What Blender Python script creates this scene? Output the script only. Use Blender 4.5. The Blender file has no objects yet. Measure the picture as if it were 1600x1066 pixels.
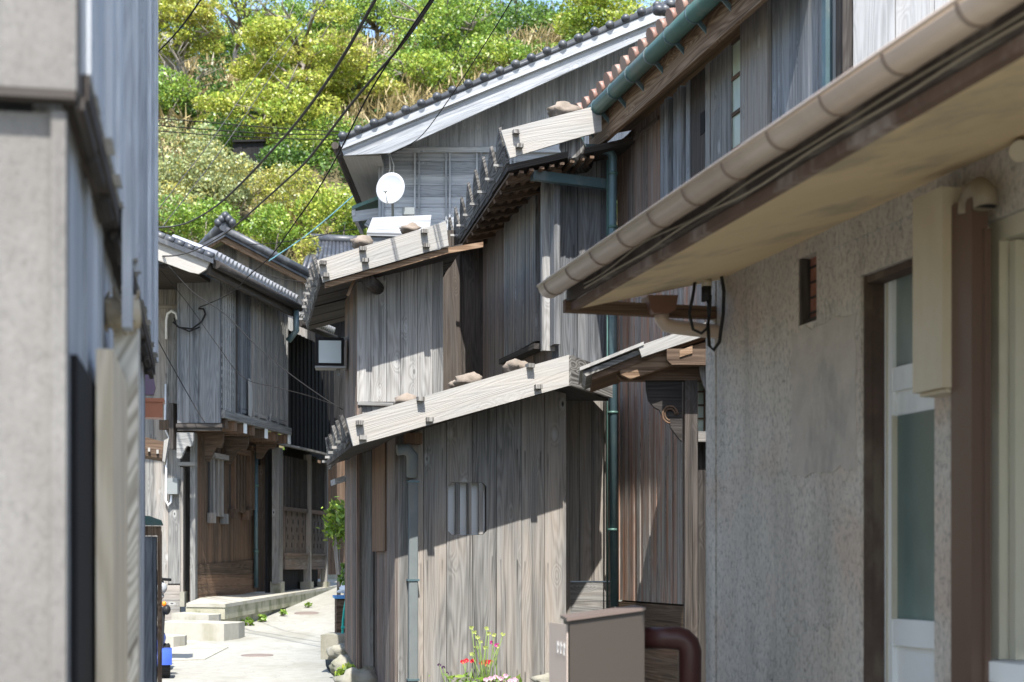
import bpy, math, random
import numpy as np
from mathutils import Vector, Matrix, noise as mnoise
random.seed(7)
rng = np.random.default_rng(5)
scene = bpy.context.scene
C = scene.collection
F = 2400.0; CX = 800.0; HY = 885.0; CZ = 1.5      # focal length in photo pixels, principal column, horizon row, eye height

def P(px, py, d):
    return Vector(((px - CX) / F * d, d, CZ + (HY - py) / F * d))

class Pl:
    """vertical plane; t runs to the right as seen from the street, n points to the viewer"""
    def __init__(s, px, d, ang=None, vp=None, left=True):
        s.p0 = Vector(((px - CX) / F * d, d, 0))
        if ang is not None:
            a = math.radians(ang); s.t = Vector((math.cos(a), math.sin(a), 0))
        else:
            k = (vp - CX) / F; v = Vector((k, 1, 0)).normalized()
            s.t = -v if left else v
        s.n = Vector((s.t.y, -s.t.x, 0))
    def at(s, px, py, off=0.0):
        r = Vector(((px - CX) / F, 1, (HY - py) / F))
        q = s.p0 + s.n * off
        d = q.dot(s.n) / (r.x * s.n.x + r.y * s.n.y)
        return Vector((r.x * d, d, CZ + r.z * d))
    def L(s, px, py, off=0.0):
        w = s.at(px, py, off); w0 = w - s.p0
        return (w0.x * s.t.x + w0.y * s.t.y, w.z)
    def W(s, a, z, o=0.0):
        v = s.p0 + s.t * a + s.n * o
        return Vector((v.x, v.y, z))
    def D(s, px, off=0.0):
        return s.at(px, HY, off).y

def area(poly):
    return 0.5 * sum(poly[i][0] * poly[(i + 1) % len(poly)][1] - poly[(i + 1) % len(poly)][0] * poly[i][1] for i in range(len(poly)))

def clip(poly, ax, lim, keep_greater):
    out = []
    for i in range(len(poly)):
        a = poly[i]; b = poly[(i + 1) % len(poly)]
        ia = (a[ax] >= lim) if keep_greater else (a[ax] <= lim)
        ib = (b[ax] >= lim) if keep_greater else (b[ax] <= lim)
        if ia: out.append(a)
        if ia != ib:
            k = (lim - a[ax]) / (b[ax] - a[ax])
            out.append((a[0] + (b[0] - a[0]) * k, a[1] + (b[1] - a[1]) * k))
    return out

class MB:
    def __init__(s):
        s.v = []; s.f = []; s.uv = []; s.uv2 = []; s.r = []; s.sm = []; s.p = []; s.pid = 0
    def face(s, pts, g=None, rnd=0.5, uv2=None, smooth=False):
        i0 = len(s.v); s.v += [tuple(p) for p in pts]
        s.f.append(list(range(i0, i0 + len(pts))))
        n = (pts[1] - pts[0]).cross(pts[-1] - pts[0])
        if n.length < 1e-12: n = Vector((0, 0, 1))
        n.normalize()
        if g is None: g = Vector((0, 0, 1))
        if abs(n.dot(g)) > 0.9:
            g = n.orthogonal()
        h = n.cross(g)
        if h.length < 1e-6: h = n.orthogonal()
        h.normalize()
        s.uv.append([(p.dot(h), p.dot(g)) for p in pts])
        s.uv2.append(uv2 if uv2 else [(0.5, p.z) for p in pts])
        s.r.append(rnd); s.sm.append(smooth); s.p.append(s.pid)
    def prism(s, pl, poly, o0, o1, g=None, rnd=None, bu=None):
        """poly in plane coordinates (s,z), extruded from o0 to o1 along the plane normal"""
        if len(poly) < 3: return
        s.pid += 1
        if area(poly) < 0: poly = poly[::-1]
        if abs(area(poly)) < 1e-6: return
        if o1 < o0: o0, o1 = o1, o0
        if rnd is None: rnd = random.random()
        if g is None: g = Vector((0, 0, 1))
        elif g == 'h': g = pl.t
        A = [pl.W(a, z, o1) for a, z in poly]; B = [pl.W(a, z, o0) for a, z in poly]
        u2 = [((a - bu[0]) / (bu[1] - bu[0]), z) for a, z in poly] if bu else None
        s.face(A, g, rnd, u2)
        s.face(B[::-1], g, rnd)
        k = len(poly)
        for i in range(k):
            j = (i + 1) % k
            s.face([A[j], A[i], B[i], B[j]], g, rnd)
    def rect(s, pl, s0, s1, z0, z1, o0, o1, g=None, rnd=None):
        s.prism(pl, [(s0, z0), (s1, z0), (s1, z1), (s0, z1)], o0, o1, g, rnd)
    def pxrect(s, pl, x0, y0, x1, y1, o0, o1, g=None, rnd=None):
        """rectangle whose left edge is seen at column x0 from row y0 (top) to y1, right edge at column x1"""
        a, zt = pl.L(x0, y0, max(o0, o1)); _, zb = pl.L(x0, y1, max(o0, o1)); b, _ = pl.L(x1, y0, max(o0, o1))
        s.rect(pl, a, b, zb, zt, o0, o1, g, rnd)
    def pxpoly(s, pl, pts, o0, o1, g=None, rnd=None):
        s.prism(pl, [pl.L(x, y, max(o0, o1)) for x, y in pts], o0, o1, g, rnd)
    def boards(s, pl, poly, w, o0=0.0, th=0.02, gap=0.004, jit=0.006, horiz=False, var=0.12):
        """siding: a convex outline in plane coordinates cut into single boards"""
        ax = 1 if horiz else 0
        lo = min(p[ax] for p in poly); hi = max(p[ax] for p in poly)
        s.prism(pl, poly, o0 - .02, o0 - .001, None, 0.0)
        x = lo
        while x < hi - 0.01:
            ww = w * (1 + random.uniform(-var, var))
            if hi - (x + ww) < w * 0.35: ww = hi - x
            q = clip(clip(poly, ax, x, True), ax, x + ww - gap, False)
            if len(q) >= 3:
                s.prism(pl, q, o0, o0 + th + random.uniform(0, jit), 'h' if horiz else None, random.random(), None if horiz else (x, x + ww))
            x += ww
    def pxboards(s, pl, pts, w, **k):
        o = k.get('o0', 0.0) + k.get('th', 0.02)
        s.boards(pl, [pl.L(x, y, o) for x, y in pts], w, **k)
    def beam(s, a, b, w, h, up=Vector((0, 0, 1)), rnd=None):
        """bar from a to b, w across, h along up, centred on the line"""
        a = Vector(a); b = Vector(b); s.pid += 1
        if rnd is None: rnd = random.random()
        g = (b - a).normalized()
        if abs(g.dot(up)) > .99: up = Vector((0, 1, 0))
        r = g.cross(up).normalized(); u = r.cross(g).normalized()
        c = [(-1, -1), (1, -1), (1, 1), (-1, 1)]
        A = [a + r * (x * w / 2) + u * (y * h / 2) for x, y in c]; B = [b + r * (x * w / 2) + u * (y * h / 2) for x, y in c]
        s.face(A[::-1] if False else [A[0], A[1], A[2], A[3]], g, rnd)
        s.face([B[3], B[2], B[1], B[0]], g, rnd)
        for i in range(4):
            j = (i + 1) % 4
            s.face([A[j], A[i], B[i], B[j]], g, rnd)
    def slab(s, q, th, g=None, rnd=None):
        """quad q (seen counter-clockwise from above) with thickness th downwards"""
        if rnd is None: rnd = random.random()
        q = [Vector(p) for p in q]; s.pid += 1
        b = [p - Vector((0, 0, th)) for p in q]
        s.face(q, g, rnd); s.face(b[::-1], g, rnd)
        for i in range(len(q)):
            j = (i + 1) % len(q)
            s.face([q[j], q[i], b[i], b[j]], g, rnd)
    def tube(s, pts, r, n=10, cap=True, rnd=None):
        pts = [Vector(p) for p in pts]; s.pid += 1
        if rnd is None: rnd = random.random()
        rs = r if isinstance(r, (list, tuple)) else [r] * len(pts)
        rings = []; ref = None
        for i, p in enumerate(pts):
            d = (pts[min(i + 1, len(pts) - 1)] - pts[max(i - 1, 0)])
            if d.length < 1e-9: d = Vector((0, 0, 1))
            d.normalize()
            if ref is None: ref = d.orthogonal().normalized()
            ref = (ref - d * ref.dot(d))
            if ref.length < 1e-6: ref = d.orthogonal()
            ref.normalize(); q = d.cross(ref)
            rings.append([p + (ref * math.cos(2 * math.pi * k / n) + q * math.sin(2 * math.pi * k / n)) * rs[i] for k in range(n)])
        for i in range(len(rings) - 1):
            g = (pts[i + 1] - pts[i]).normalized() if (pts[i + 1] - pts[i]).length > 1e-9 else Vector((0, 0, 1))
            for k in range(n):
                j = (k + 1) % n
                s.face([rings[i][k], rings[i][j], rings[i + 1][j], rings[i + 1][k]], g, rnd, None, True)
        if cap:
            s.face(rings[0][::-1], None, rnd); s.face(rings[-1], None, rnd)
    def trough(s, a, b, r, th=0.004, n=10, up=Vector((0, 0, 1)), full=math.pi):
        """half round open gutter from a to b"""
        a = Vector(a); b = Vector(b); s.pid += 1; g = (b - a).normalized(); x = g.cross(up).normalized(); u = x.cross(g)
        def ring(p, rr): return [p + x * (rr * math.cos(math.pi + full * k / n)) + u * (rr * math.sin(math.pi + full * k / n)) for k in range(n + 1)]
        Ao, Bo, Ai, Bi = ring(a, r), ring(b, r), ring(a, r - th), ring(b, r - th)
        for k in range(n):
            s.face([Ao[k], Ao[k + 1], Bo[k + 1], Bo[k]], g, .5, None, True)
            s.face([Ai[k + 1], Ai[k], Bi[k], Bi[k + 1]], g, .5, None, True)
            s.face([Ao[k + 1], Ao[k], Ai[k], Ai[k + 1]], g, .5); s.face([Bo[k], Bo[k + 1], Bi[k + 1], Bi[k]], g, .5)
        s.face([Ao[0], Bo[0], Bi[0], Ai[0]], g, .5); s.face([Bo[n], Ao[n], Ai[n], Bi[n]], g, .5)
    def blob(s, c, rad, seed=0, amp=0.18, n=10, fr=1.6):
        c = Vector(c); rows = []; s.pid += 1
        for i in range(n + 1):
            th = math.pi * i / n; row = []
            for k in range(2 * n):
                ph = math.pi * k / n
                d = Vector((math.sin(th) * math.cos(ph), math.sin(th) * math.sin(ph), math.cos(th)))
                f = 1 + amp * 2 * mnoise.noise(d * fr + Vector((seed * 3.1, seed, 0)))
                row.append(c + Vector((d.x * rad[0], d.y * rad[1], d.z * rad[2])) * f)
            rows.append(row)
        rn = random.random()
        for i in range(n):
            for k in range(2 * n):
                j = (k + 1) % (2 * n)
                q = [rows[i][k], rows[i + 1][k], rows[i + 1][j], rows[i][j]]
                if i == 0: q = [rows[0][0], rows[1][k], rows[1][j]]
                elif i == n - 1: q = [rows[i][k], rows[n][0], rows[i][j]]
                s.face(q, None, rn, None, True)
    def disc(s, c, nrm, r, th, n=24, ry=None):
        s.pid += 1; c = Vector(c); nrm = Vector(nrm).normalized(); x = nrm.orthogonal().normalized(); y = nrm.cross(x)
        if abs(nrm.z) < .9:
            y = (Vector((0, 0, 1)) - nrm * nrm.z).normalized(); x = y.cross(nrm)
        ry = ry or r
        A = [c + x * r * math.cos(2 * math.pi * k / n) + y * ry * math.sin(2 * math.pi * k / n) for k in range(n)]
        B = [p - nrm * th for p in A]
        s.face(A); s.face(B[::-1])
        for k in range(n):
            j = (k + 1) % n
            s.face([A[j], A[k], B[k], B[j]], None, .5, None, True)
    def build_each(s, name, mat, parent=None, per=1, bevel=0.0):
        """every primitive (or every run of per primitives) becomes a part of its own"""
        ids = sorted(set(s.p)); out = []
        for i in range(0, len(ids), per):
            want = set(ids[i:i + per]); m = MB()
            for k, f in enumerate(s.f):
                if s.p[k] in want:
                    n0 = len(m.v); m.v += [s.v[j] for j in f]; m.f.append(list(range(n0, n0 + len(f)))); m.uv.append(s.uv[k]); m.uv2.append(s.uv2[k]); m.r.append(s.r[k]); m.sm.append(s.sm[k]); m.p.append(0)
            out.append(m.build(name, mat, parent, bevel))
        return out
    def build(s, name, mat, parent=None, bevel=0.0):
        off = ROOT.get(parent.name, Vector()) if parent else Vector()
        if parent and parent.name not in ROOT and parent.parent: off = ROOT.get(parent.parent.name, Vector())
        me = bpy.data.meshes.new(name)
        vs = [(a - off.x, b - off.y, c - off.z) for a, b, c in s.v]
        me.from_pydata(vs, [], s.f)
        l1 = me.uv_layers.new(name='uv'); l2 = me.uv_layers.new(name='uv2')
        l1.data.foreach_set('uv', [c for f in s.uv for p in f for c in p])
        l2.data.foreach_set('uv', [c for f in s.uv2 for p in f for c in p])
        at = me.attributes.new('rnd', 'FLOAT', 'FACE'); at.data.foreach_set('value', s.r)
        me.polygons.foreach_set('use_smooth', s.sm)
        if any(s.sm):
            import bmesh
            bm = bmesh.new(); bm.from_mesh(me); bmesh.ops.remove_doubles(bm, verts=bm.verts, dist=1e-5); bm.to_mesh(me); bm.free()
        me.materials.append(mat)
        o = bpy.data.objects.new(name, me); C.objects.link(o)
        if parent: o.parent = parent
        if bevel:
            m = o.modifiers.new('bevel', 'BEVEL'); m.width = bevel; m.segments = 2; m.limit_method = 'ANGLE'; m.angle_limit = math.radians(50)
        return o

ROOT = {}
def thing(name, label, cat, loc, group=None):
    o = bpy.data.objects.new(name, None); C.objects.link(o)
    o.location = loc; o.empty_display_size = 0.2
    o['label'] = label; o['category'] = cat
    if group: o['group'] = group
    ROOT[o.name] = Vector(loc)
    return o
def tag(o, label, cat, group=None):
    o['label'] = label; o['category'] = cat
    if group: o['group'] = group
    return o
def rebase(o):
    """put a single-mesh thing's origin at the middle of its base"""
    me = o.data; n = len(me.vertices); co = np.empty(n * 3); me.vertices.foreach_get('co', co); co = co.reshape(-1, 3)
    c = (co.min(0) + co.max(0)) / 2; c[2] = co[:, 2].min()
    me.vertices.foreach_set('co', (co - c).ravel()); me.update(); o.location = c
    return o
def struct(name, mb, mat):
    o = mb.build(name, mat); o['kind'] = 'structure'; return o

# ------------------------------------------------------------------ materials
class NT:
    def __init__(s, name):
        s.m = bpy.data.materials.new(name); s.m.use_nodes = True
        s.t = s.m.node_tree; s.b = s.t.nodes['Principled BSDF']
        s.b.inputs['Roughness'].default_value = 0.8
        s.b.inputs['Specular IOR Level'].default_value = 0.25
    def n(s, ty, **k):
        o = s.t.nodes.new(ty)
        for a, v in k.items(): setattr(o, a, v)
        return o
    def put(s, sock, v):
        if isinstance(v, bpy.types.NodeSocket): s.t.links.new(v, sock)
        elif v is not None:
            if sock.type == 'RGBA' and len(v) == 3: v = (*v, 1)
            sock.default_value = v
    def math(s, op, a, b=None, c=None, clamp=False):
        o = s.n('ShaderNodeMath', operation=op); o.use_clamp = clamp
        s.put(o.inputs[0], a); s.put(o.inputs[1], b)
        if c is not None: s.put(o.inputs[2], c)
        return o.outputs[0]
    def vmath(s, op, a, b):
        o = s.n('ShaderNodeVectorMath', operation=op); s.put(o.inputs[0], a); s.put(o.inputs[1], b); return o.outputs[0]
    def mix(s, f, a, b, mode='MIX'):
        o = s.n('ShaderNodeMix', data_type='RGBA', blend_type=mode)
        s.put(o.inputs[0], f); s.put(o.inputs[6], a); s.put(o.inputs[7], b); return o.outputs[2]
    def ramp(s, f, stops):
        o = s.n('ShaderNodeValToRGB'); s.put(o.inputs[0], f)
        e = o.color_ramp.elements
        while len(e) < len(stops): e.new(0.5)
        for i, (p, c) in enumerate(stops):
            e[i].position = p; e[i].color = (*c, 1) if len(c) == 3 else c
        return o.outputs[0]
    def step(s, x, a, b):
        o = s.n('ShaderNodeMapRange', interpolation_type='SMOOTHSTEP')
        s.put(o.inputs[0], x); s.put(o.inputs[1], a); s.put(o.inputs[2], b); return o.outputs[0]
    def noise(s, v, scale=1.0, det=3, rough=.55, dist=0):
        o = s.n('ShaderNodeTexNoise'); s.put(o.inputs['Vector'], v); o.inputs['Scale'].default_value = scale
        o.inputs['Detail'].default_value = det; o.inputs['Roughness'].default_value = rough; o.inputs['Distortion'].default_value = dist
        return o.outputs['Fac']
    def vor(s, v, scale=1.0, feat='F1'):
        o = s.n('ShaderNodeTexVoronoi', feature=feat); s.put(o.inputs['Vector'], v); o.inputs['Scale'].default_value = scale
        return o
    def pos(s):
        return s.n('ShaderNodeNewGeometry').outputs['Position']
    def attr(s, name='rnd'):
        return s.n('ShaderNodeAttribute', attribute_name=name).outputs['Fac']
    def col(s, c): s.put(s.b.inputs['Base Color'], c)
    def bump(s, h, st=.4, dist=.01):
        o = s.n('ShaderNodeBump'); o.inputs['Strength'].default_value = st; o.inputs['Distance'].default_value = dist
        s.put(o.inputs['Height'], h); s.t.links.new(o.outputs[0], s.b.inputs['Normal'])

def sc(c, k): return tuple(min(1, x * k) for x in c)

def wood(name, dark, mid, light, tint=None, tamt=.5, knots=.6, streak=.6, tone=.45, cath=.13, row=.85, wear=1.0):
    m = NT(name); r = m.attr()
    uv = m.n('ShaderNodeUVMap', uv_map='uv').outputs[0]
    cmb = m.n('ShaderNodeCombineXYZ'); m.put(cmb.inputs[0], m.math('MULTIPLY', r, 17.3)); m.put(cmb.inputs[1], m.math('MULTIPLY', r, 53.7)); m.put(cmb.inputs[2], m.math('MULTIPLY', r, 9.1))
    v = m.vmath('ADD', uv, cmb.outputs[0])
    vk = m.vor(m.vmath('MULTIPLY', v, (5.2, 2.5, 0)), 1.0); kd = vk.outputs['Distance']
    n1 = m.noise(m.vmath('MULTIPLY', v, (95, 1.6, 1)), 1, 6, .72)
    n2 = m.noise(m.vmath('MULTIPLY', v, (7, .9, 1)), 1, 3, .6)
    n3 = m.noise(m.vmath('MULTIPLY', v, (34, .7, 1)), 1, 3, .6)
    low = m.noise(m.vmath('MULTIPLY', v, (6, .38, 1)), 1, 2, .45)
    low = m.math('ADD', low, m.math('MULTIPLY', m.step(kd, .3, 0.0), .12))
    c = m.math('MULTIPLY_ADD', m.math('SINE', m.math('MULTIPLY', low, 150)), .5, .5)
    h = m.math('ADD', m.math('MULTIPLY', n1, .55), m.math('MULTIPLY', c, cath))
    h = m.math('ADD', h, m.math('MULTIPLY', n3, .4))
    h = m.math('SUBTRACT', h, .10 + cath * .35)
    col = m.ramp(h, [(.18, dark), (.42, mid), (.70, light)])
    if tint:
        col = m.mix(m.math('MULTIPLY', m.step(m.math('ADD', m.math('MULTIPLY', n2, .8), m.math('MULTIPLY', r, .25)), .42, .72), tamt), col, tint, 'MIX')
    b = m.math('MULTIPLY_ADD', r, tone, 1 - tone * .5)
    b = m.math('MULTIPLY', b, m.math('MULTIPLY_ADD', n2, .55, .72))
    vec = m.n('ShaderNodeCombineColor'); [m.put(vec.inputs[i], b) for i in range(3)]
    col = m.mix(1.0, col, vec.outputs[0], 'MULTIPLY')
    if knots:
        pick = m.step(vk.outputs['Color'], .42, .48)
        core = m.math('MULTIPLY', m.step(kd, .075, .035), m.math('MULTIPLY', pick, knots))
        halo = m.math('MULTIPLY', m.step(kd, .17, .08), m.math('MULTIPLY', pick, knots * .6))
        col = m.mix(halo, col, sc(light, 1.25)); col = m.mix(core, col, sc(dark, .45))
    if streak:
        u2 = m.n('ShaderNodeUVMap', uv_map='uv2').outputs[0]; sp = m.n('ShaderNodeSeparateXYZ'); m.put(sp.inputs[0], u2)
        wob = m.math('MULTIPLY_ADD', n2, .1, -.05)
        bu = m.math('ADD', sp.outputs[0], wob)
        e = m.math('ABSOLUTE', m.math('SUBTRACT', m.math('ABSOLUTE', m.math('SUBTRACT', bu, .5)), .34))
        hz = m.math('POWER', m.step(e, .06, .0), 1.4)
        fz = m.math('FRACT', m.math('MULTIPLY', m.math('ADD', sp.outputs[1], m.math('MULTIPLY_ADD', r, .07, .1)), 1 / row))
        vz = m.math('MULTIPLY', m.math('POWER', m.step(fz, .4, .97), 1.8), m.step(fz, 1.0, .97))
        keep = m.step(m.noise(m.vmath('MULTIPLY', v, (16, 1.6, 0)), 1, 2), .36, .66)
        col = m.mix(m.math('MULTIPLY', m.math('MULTIPLY', m.math('MULTIPLY', hz, vz), keep), streak), col, sc(dark, .3))
    ws = m.step(m.noise(m.vmath('MULTIPLY', v, (21, .38, 1)), 1, 3, .6), .53, .70)
    col = m.mix(m.math('MULTIPLY', ws, .55 * wear), col, sc(dark, .8))
    cr = m.step(m.noise(m.vmath('MULTIPLY', v, (46, .55, 1)), 1, 2, .5), .66, .70)
    col = m.mix(m.math('MULTIPLY', cr, .6 * wear), col, sc(dark, .35))
    m.col(col); m.bump(m.math('ADD', n1, m.math('MULTIPLY', c, .3)), .5, .005)
    m.b.inputs['Roughness'].default_value = .88; m.b.inputs['Specular IOR Level'].default_value = .15
    return m.m

def plain(name, c, rough=.6, metal=0, var=.18, scale=6, dirt=None, damt=.4, dscale=3, spec=.3, bump=0, bscale=40):
    m = NT(name); p = m.pos()
    n = m.noise(p, scale, 5, .6)
    col = m.mix(n, sc(c, 1 - var), sc(c, 1 + var))
    if dirt:
        d = m.step(m.noise(m.vmath('MULTIPLY', p, (1, 1, .45)), dscale, 6, .65), .48, .68)
        col = m.mix(m.math('MULTIPLY', d, damt), col, dirt)
    m.col(col); m.b.inputs['Roughness'].default_value = rough; m.b.inputs['Metallic'].default_value = metal
    m.b.inputs['Specular IOR Level'].default_value = spec
    if bump: m.bump(m.noise(p, bscale, 4, .6), bump, .006)
    return m.m

def concrete(name, c1, c2, stain, vstain=.6, grainy=1.0, warm=None):
    m = NT(name); p = m.pos()
    fine = m.noise(m.vmath('MULTIPLY', p, (1, 1, .55)), 68, 4, .72)
    mid = m.noise(m.vmath('MULTIPLY', p, (1, 1, .4)), 5, 6, .62)
    big = m.noise(m.vmath('MULTIPLY', p, (1, 1, .22)), 2.1, 4, .6)
    col = m.mix(m.step(mid, .3, .7), c1, c2)
    if warm: col = m.mix(m.math('MULTIPLY', m.step(m.noise(p, 1.7, 3), .5, .68), .7), col, warm)
    col = m.mix(m.math('MULTIPLY', m.step(big, .5, .72), vstain), col, stain)
    col = m.mix(m.math('MULTIPLY', m.step(fine, .52, .36), .6 * grainy), col, sc(stain, .7))
    col = m.mix(m.math('MULTIPLY', m.step(fine, .58, .72), .4 * grainy), col, sc(c2, 1.35))
    sx = m.n('ShaderNodeSeparateXYZ'); m.put(sx.inputs[0], p)
    hv = m.n('ShaderNodeCombineXYZ'); m.put(hv.inputs[0], m.math('MULTIPLY', m.math('ADD', sx.outputs[0], sx.outputs[1]), 6.5)); m.put(hv.inputs[1], m.math('MULTIPLY', sx.outputs[2], .5))
    drip = m.step(m.noise(hv.outputs[0], 1, 4, .6), .54, .74)
    col = m.mix(m.math('MULTIPLY', drip, .55), col, sc(stain, .85))
    low = m.math('MULTIPLY', m.step(sx.outputs[2], 1.1, .2), m.step(mid, .3, .6)); col = m.mix(m.math('MULTIPLY', low, .5), col, sc(stain, .6))
    ed = m.n('ShaderNodeTexVoronoi', feature='DISTANCE_TO_EDGE'); m.put(ed.inputs['Vector'], m.vmath('ADD', m.vmath('MULTIPLY', p, (1.1, 1.1, .55)), m.vmath('MULTIPLY', m.n('ShaderNodeTexNoise').outputs['Color'], (.0, .0, .0)))); 
    wv = m.n('ShaderNodeTexNoise'); m.put(wv.inputs['Vector'], p); wv.inputs['Scale'].default_value = 3.5; wv.inputs['Detail'].default_value = 5
    m.put(ed.inputs['Vector'], m.vmath('ADD', m.vmath('MULTIPLY', p, (.8, .8, .45)), m.vmath('MULTIPLY', wv.outputs['Color'], (.5, .5, .5))))
    crk = m.math('MULTIPLY', m.step(ed.outputs['Distance'], .006, .001), m.step(big, .42, .55)); col = m.mix(m.math('MULTIPLY', crk, .75 * grainy), col, sc(stain, .3))
    m.col(col); m.bump(m.math('ADD', fine, m.math('MULTIPLY', mid, .4)), .9 * grainy, .014)
    m.b.inputs['Roughness'].default_value = .93; m.b.inputs['Specular IOR Level'].default_value = .1
    return m.m

W = {}
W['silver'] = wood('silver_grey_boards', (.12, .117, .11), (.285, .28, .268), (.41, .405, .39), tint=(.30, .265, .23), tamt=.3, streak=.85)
W['taupe'] = wood('taupe_grey_boards', (.085, .083, .079), (.225, .218, .204), (.335, .33, .314), tint=(.265, .215, .17), tamt=.5, knots=.95, streak=.9, tone=.36)
W['bluegrey'] = wood('blue_grey_boards', (.10, .105, .11), (.23, .24, .25), (.34, .35, .365), tint=(.25, .235, .215), tamt=.35, knots=.45, streak=.5)
W['midgrey'] = wood('mid_grey_boards', (.06, .063, .066), (.15, .156, .163), (.235, .243, .255), tint=(.16, .14, .12), tamt=.35, knots=.5, streak=.7)
W['paleblue'] = wood('pale_blue_grey_boards', (.16, .165, .175), (.30, .31, .325), (.41, .42, .435), tint=(.32, .31, .295), tamt=.3, knots=.45, streak=.5)
W['gside'] = wood('bleached_grey_boards', (.27, .28, .29), (.47, .485, .505), (.60, .61, .63), tint=(.45, .43, .41), tamt=.3, knots=.3, streak=.5)
W['pale'] = wood('pale_weathered_planks', (.25, .24, .22), (.335, .326, .306), (.39, .382, .365), tint=(.30, .265, .225), tamt=.5, knots=.35, streak=0, tone=.28, cath=.06, wear=.35)
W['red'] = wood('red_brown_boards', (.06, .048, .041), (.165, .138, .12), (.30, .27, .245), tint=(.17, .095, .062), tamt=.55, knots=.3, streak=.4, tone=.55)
W['rusty'] = wood('streaky_rusty_boards', (.10, .07, .052), (.29, .265, .24), (.47, .455, .43), tint=(.27, .13, .075), tamt=.85, knots=.2, streak=.3, tone=.4)
W['brown'] = wood('brown_boards', (.045, .031, .023), (.115, .08, .056), (.19, .14, .105), tint=(.15, .08, .045), tamt=.45, knots=.4, streak=.3)
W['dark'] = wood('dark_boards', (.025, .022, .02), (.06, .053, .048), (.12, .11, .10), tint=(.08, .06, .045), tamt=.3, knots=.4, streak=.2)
W['black'] = wood('black_boards_and_shade', (.009, .0085, .0085), (.022, .021, .021), (.042, .039, .038), knots=0, streak=0)  # black stands for shade in recesses; the lamp housing is simply black
W['fresh'] = wood('fresh_brown_timber', (.10, .062, .038), (.20, .13, .082), (.29, .205, .135), knots=.3, streak=0, cath=.3)
W['weathered'] = wood('rough_grey_timber', (.06, .055, .05), (.18, .17, .155), (.34, .325, .30), knots=.3, streak=0, cath=.3, tone=.3)
W['darkgrey'] = wood('dark_grey_rough_timber', (.04, .038, .035), (.115, .108, .10), (.22, .21, .195), knots=.3, streak=0, cath=.35, tone=.35)
W['tan'] = wood('pale_tan_timber', (.50, .41, .29), (.68, .57, .42), (.74, .64, .5), knots=0, streak=0, cath=.2, tone=.1)
W['postw'] = wood('saw_marked_post', (.32, .28, .22), (.60, .55, .46), (.74, .69, .60), knots=.2, streak=0, cath=.4, tone=.1)
W['white'] = wood('sunlit_pale_boards', (.22, .22, .218), (.33, .33, .328), (.40, .40, .40), tint=(.3, .28, .26), knots=.2, streak=.3, tone=.15)  # whitish tone puts sunlight into the bay's boards
M = {}
M['conc'] = concrete('roughcast_render', (.53, .48, .415), (.63, .575, .50), (.31, .285, .25), .6, 1.0, (.56, .44, .35))
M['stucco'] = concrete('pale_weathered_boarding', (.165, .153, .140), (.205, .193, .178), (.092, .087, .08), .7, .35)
M['zinc'] = plain('dull_zinc_pipe', (.135, .15, .148), .6, 0, .25, 8, (.2, .185, .16), .6, 5)
M['soffit'] = plain('ochre_soffit_plaster', (.68, .52, .32), .9, 0, .12, 3, (.34, .28, .2), .65, 2.2)
M['fascia_d'] = plain('peeling_dark_fascia', (.085, .068, .058), .85, 0, .4, 14, (.24, .215, .185), .8, 4.3)
M['gutter'] = plain('beige_brown_gutter', (.50, .39, .305), .33, 0, .06, 4, (.38, .29, .22), .4, 5, .5)
M['copper'] = plain('verdigris_copper', (.07, .135, .115), .5, .25, .25, 7, (.14, .155, .135), .6, 6)
M['copper_b'] = plain('blue_grey_copper', (.085, .135, .148), .45, .3, .2, 7, (.22, .24, .23), .5, 5)
M['tile'] = plain('grey_roof_tiles', (.04, .043, .05), .45, 0, .3, 9, (.16, .16, .155), .5, 5, .5)
M['tile_r'] = plain('terracotta_tiles', (.24, .135, .10), .5, 0, .3, 5, (.31, .23, .18), .7, 3, .5)
M['tile_s'] = plain('silver_tile_edge', (.30, .30, .31), .4, 0, .3, 12, spec=.5)
M['stone'] = plain('roof_stone', (.22, .18, .145), .9, 0, .35, 14, (.12, .11, .09), .5, 9, bump=.4)
M['stone_g'] = plain('mossy_stone', (.25, .235, .19), .92, 0, .25, 12, (.09, .10, .04), .7, 4, bump=.6, bscale=25)
M['slab'] = plain('pale_stone_slab', (.34, .32, .27), .9, 0, .15, 9, (.2, .19, .12), .6, 3, bump=.4)
M['slab_side'] = plain('mossy_plinth_stone', (.32, .30, .22), .92, 0, .3, 9, (.12, .13, .06), .8, 4, bump=.5)
M['road'] = plain('pale_concrete_paving', (.29, .28, .245), .92, 0, .1, 9, (.215, .205, .165), .55, 1.3, bump=.3, bscale=60)
M['brown_m'] = plain('brown_painted_steel', (.05, .04, .033), .5, 0, .06, 5, (.048, .04, .034), .45, 3, .35)
M['brown_lid'] = plain('brown_lid_paint', (.15, .115, .10), .4, 0, .06, 5)
M['maroon'] = plain('maroon_plastic_pipe', (.05, .018, .016), .4, 0, .15, 5)
M['pipe_b'] = plain('brown_drain_pipe', (.115, .072, .052), .4, 0, .1, 5)
M['cream'] = plain('yellowed_cream_plastic', (.47, .405, .30), .45, 0, .08, 4, (.38, .31, .2), .5, 2)
M['door_p'] = plain('grey_white_door_paint', (.72, .73, .71), .5, 0, .06, 6, (.40, .40, .37), .4, 3)
M['frame_c'] = plain('cream_window_frame', (.50, .46, .35), .5, 0, .08, 6, (.33, .28, .2), .5, 4)
M['trim_br'] = plain('dark_brown_door_frame', (.075, .05, .038), .7, 0, .35, 15, (.17, .14, .10), .5, 6)
M['black'] = plain('black_rubber', (.018, .018, .018), .5, 0, .1)
M['cable'] = plain('dark_cable_sheath', (.022, .02, .019), .8, 0, .1, spec=.1)
M['cable_l'] = plain('grey_cable_sheath', (.28, .27, .26), .5, 0, .1)
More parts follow.
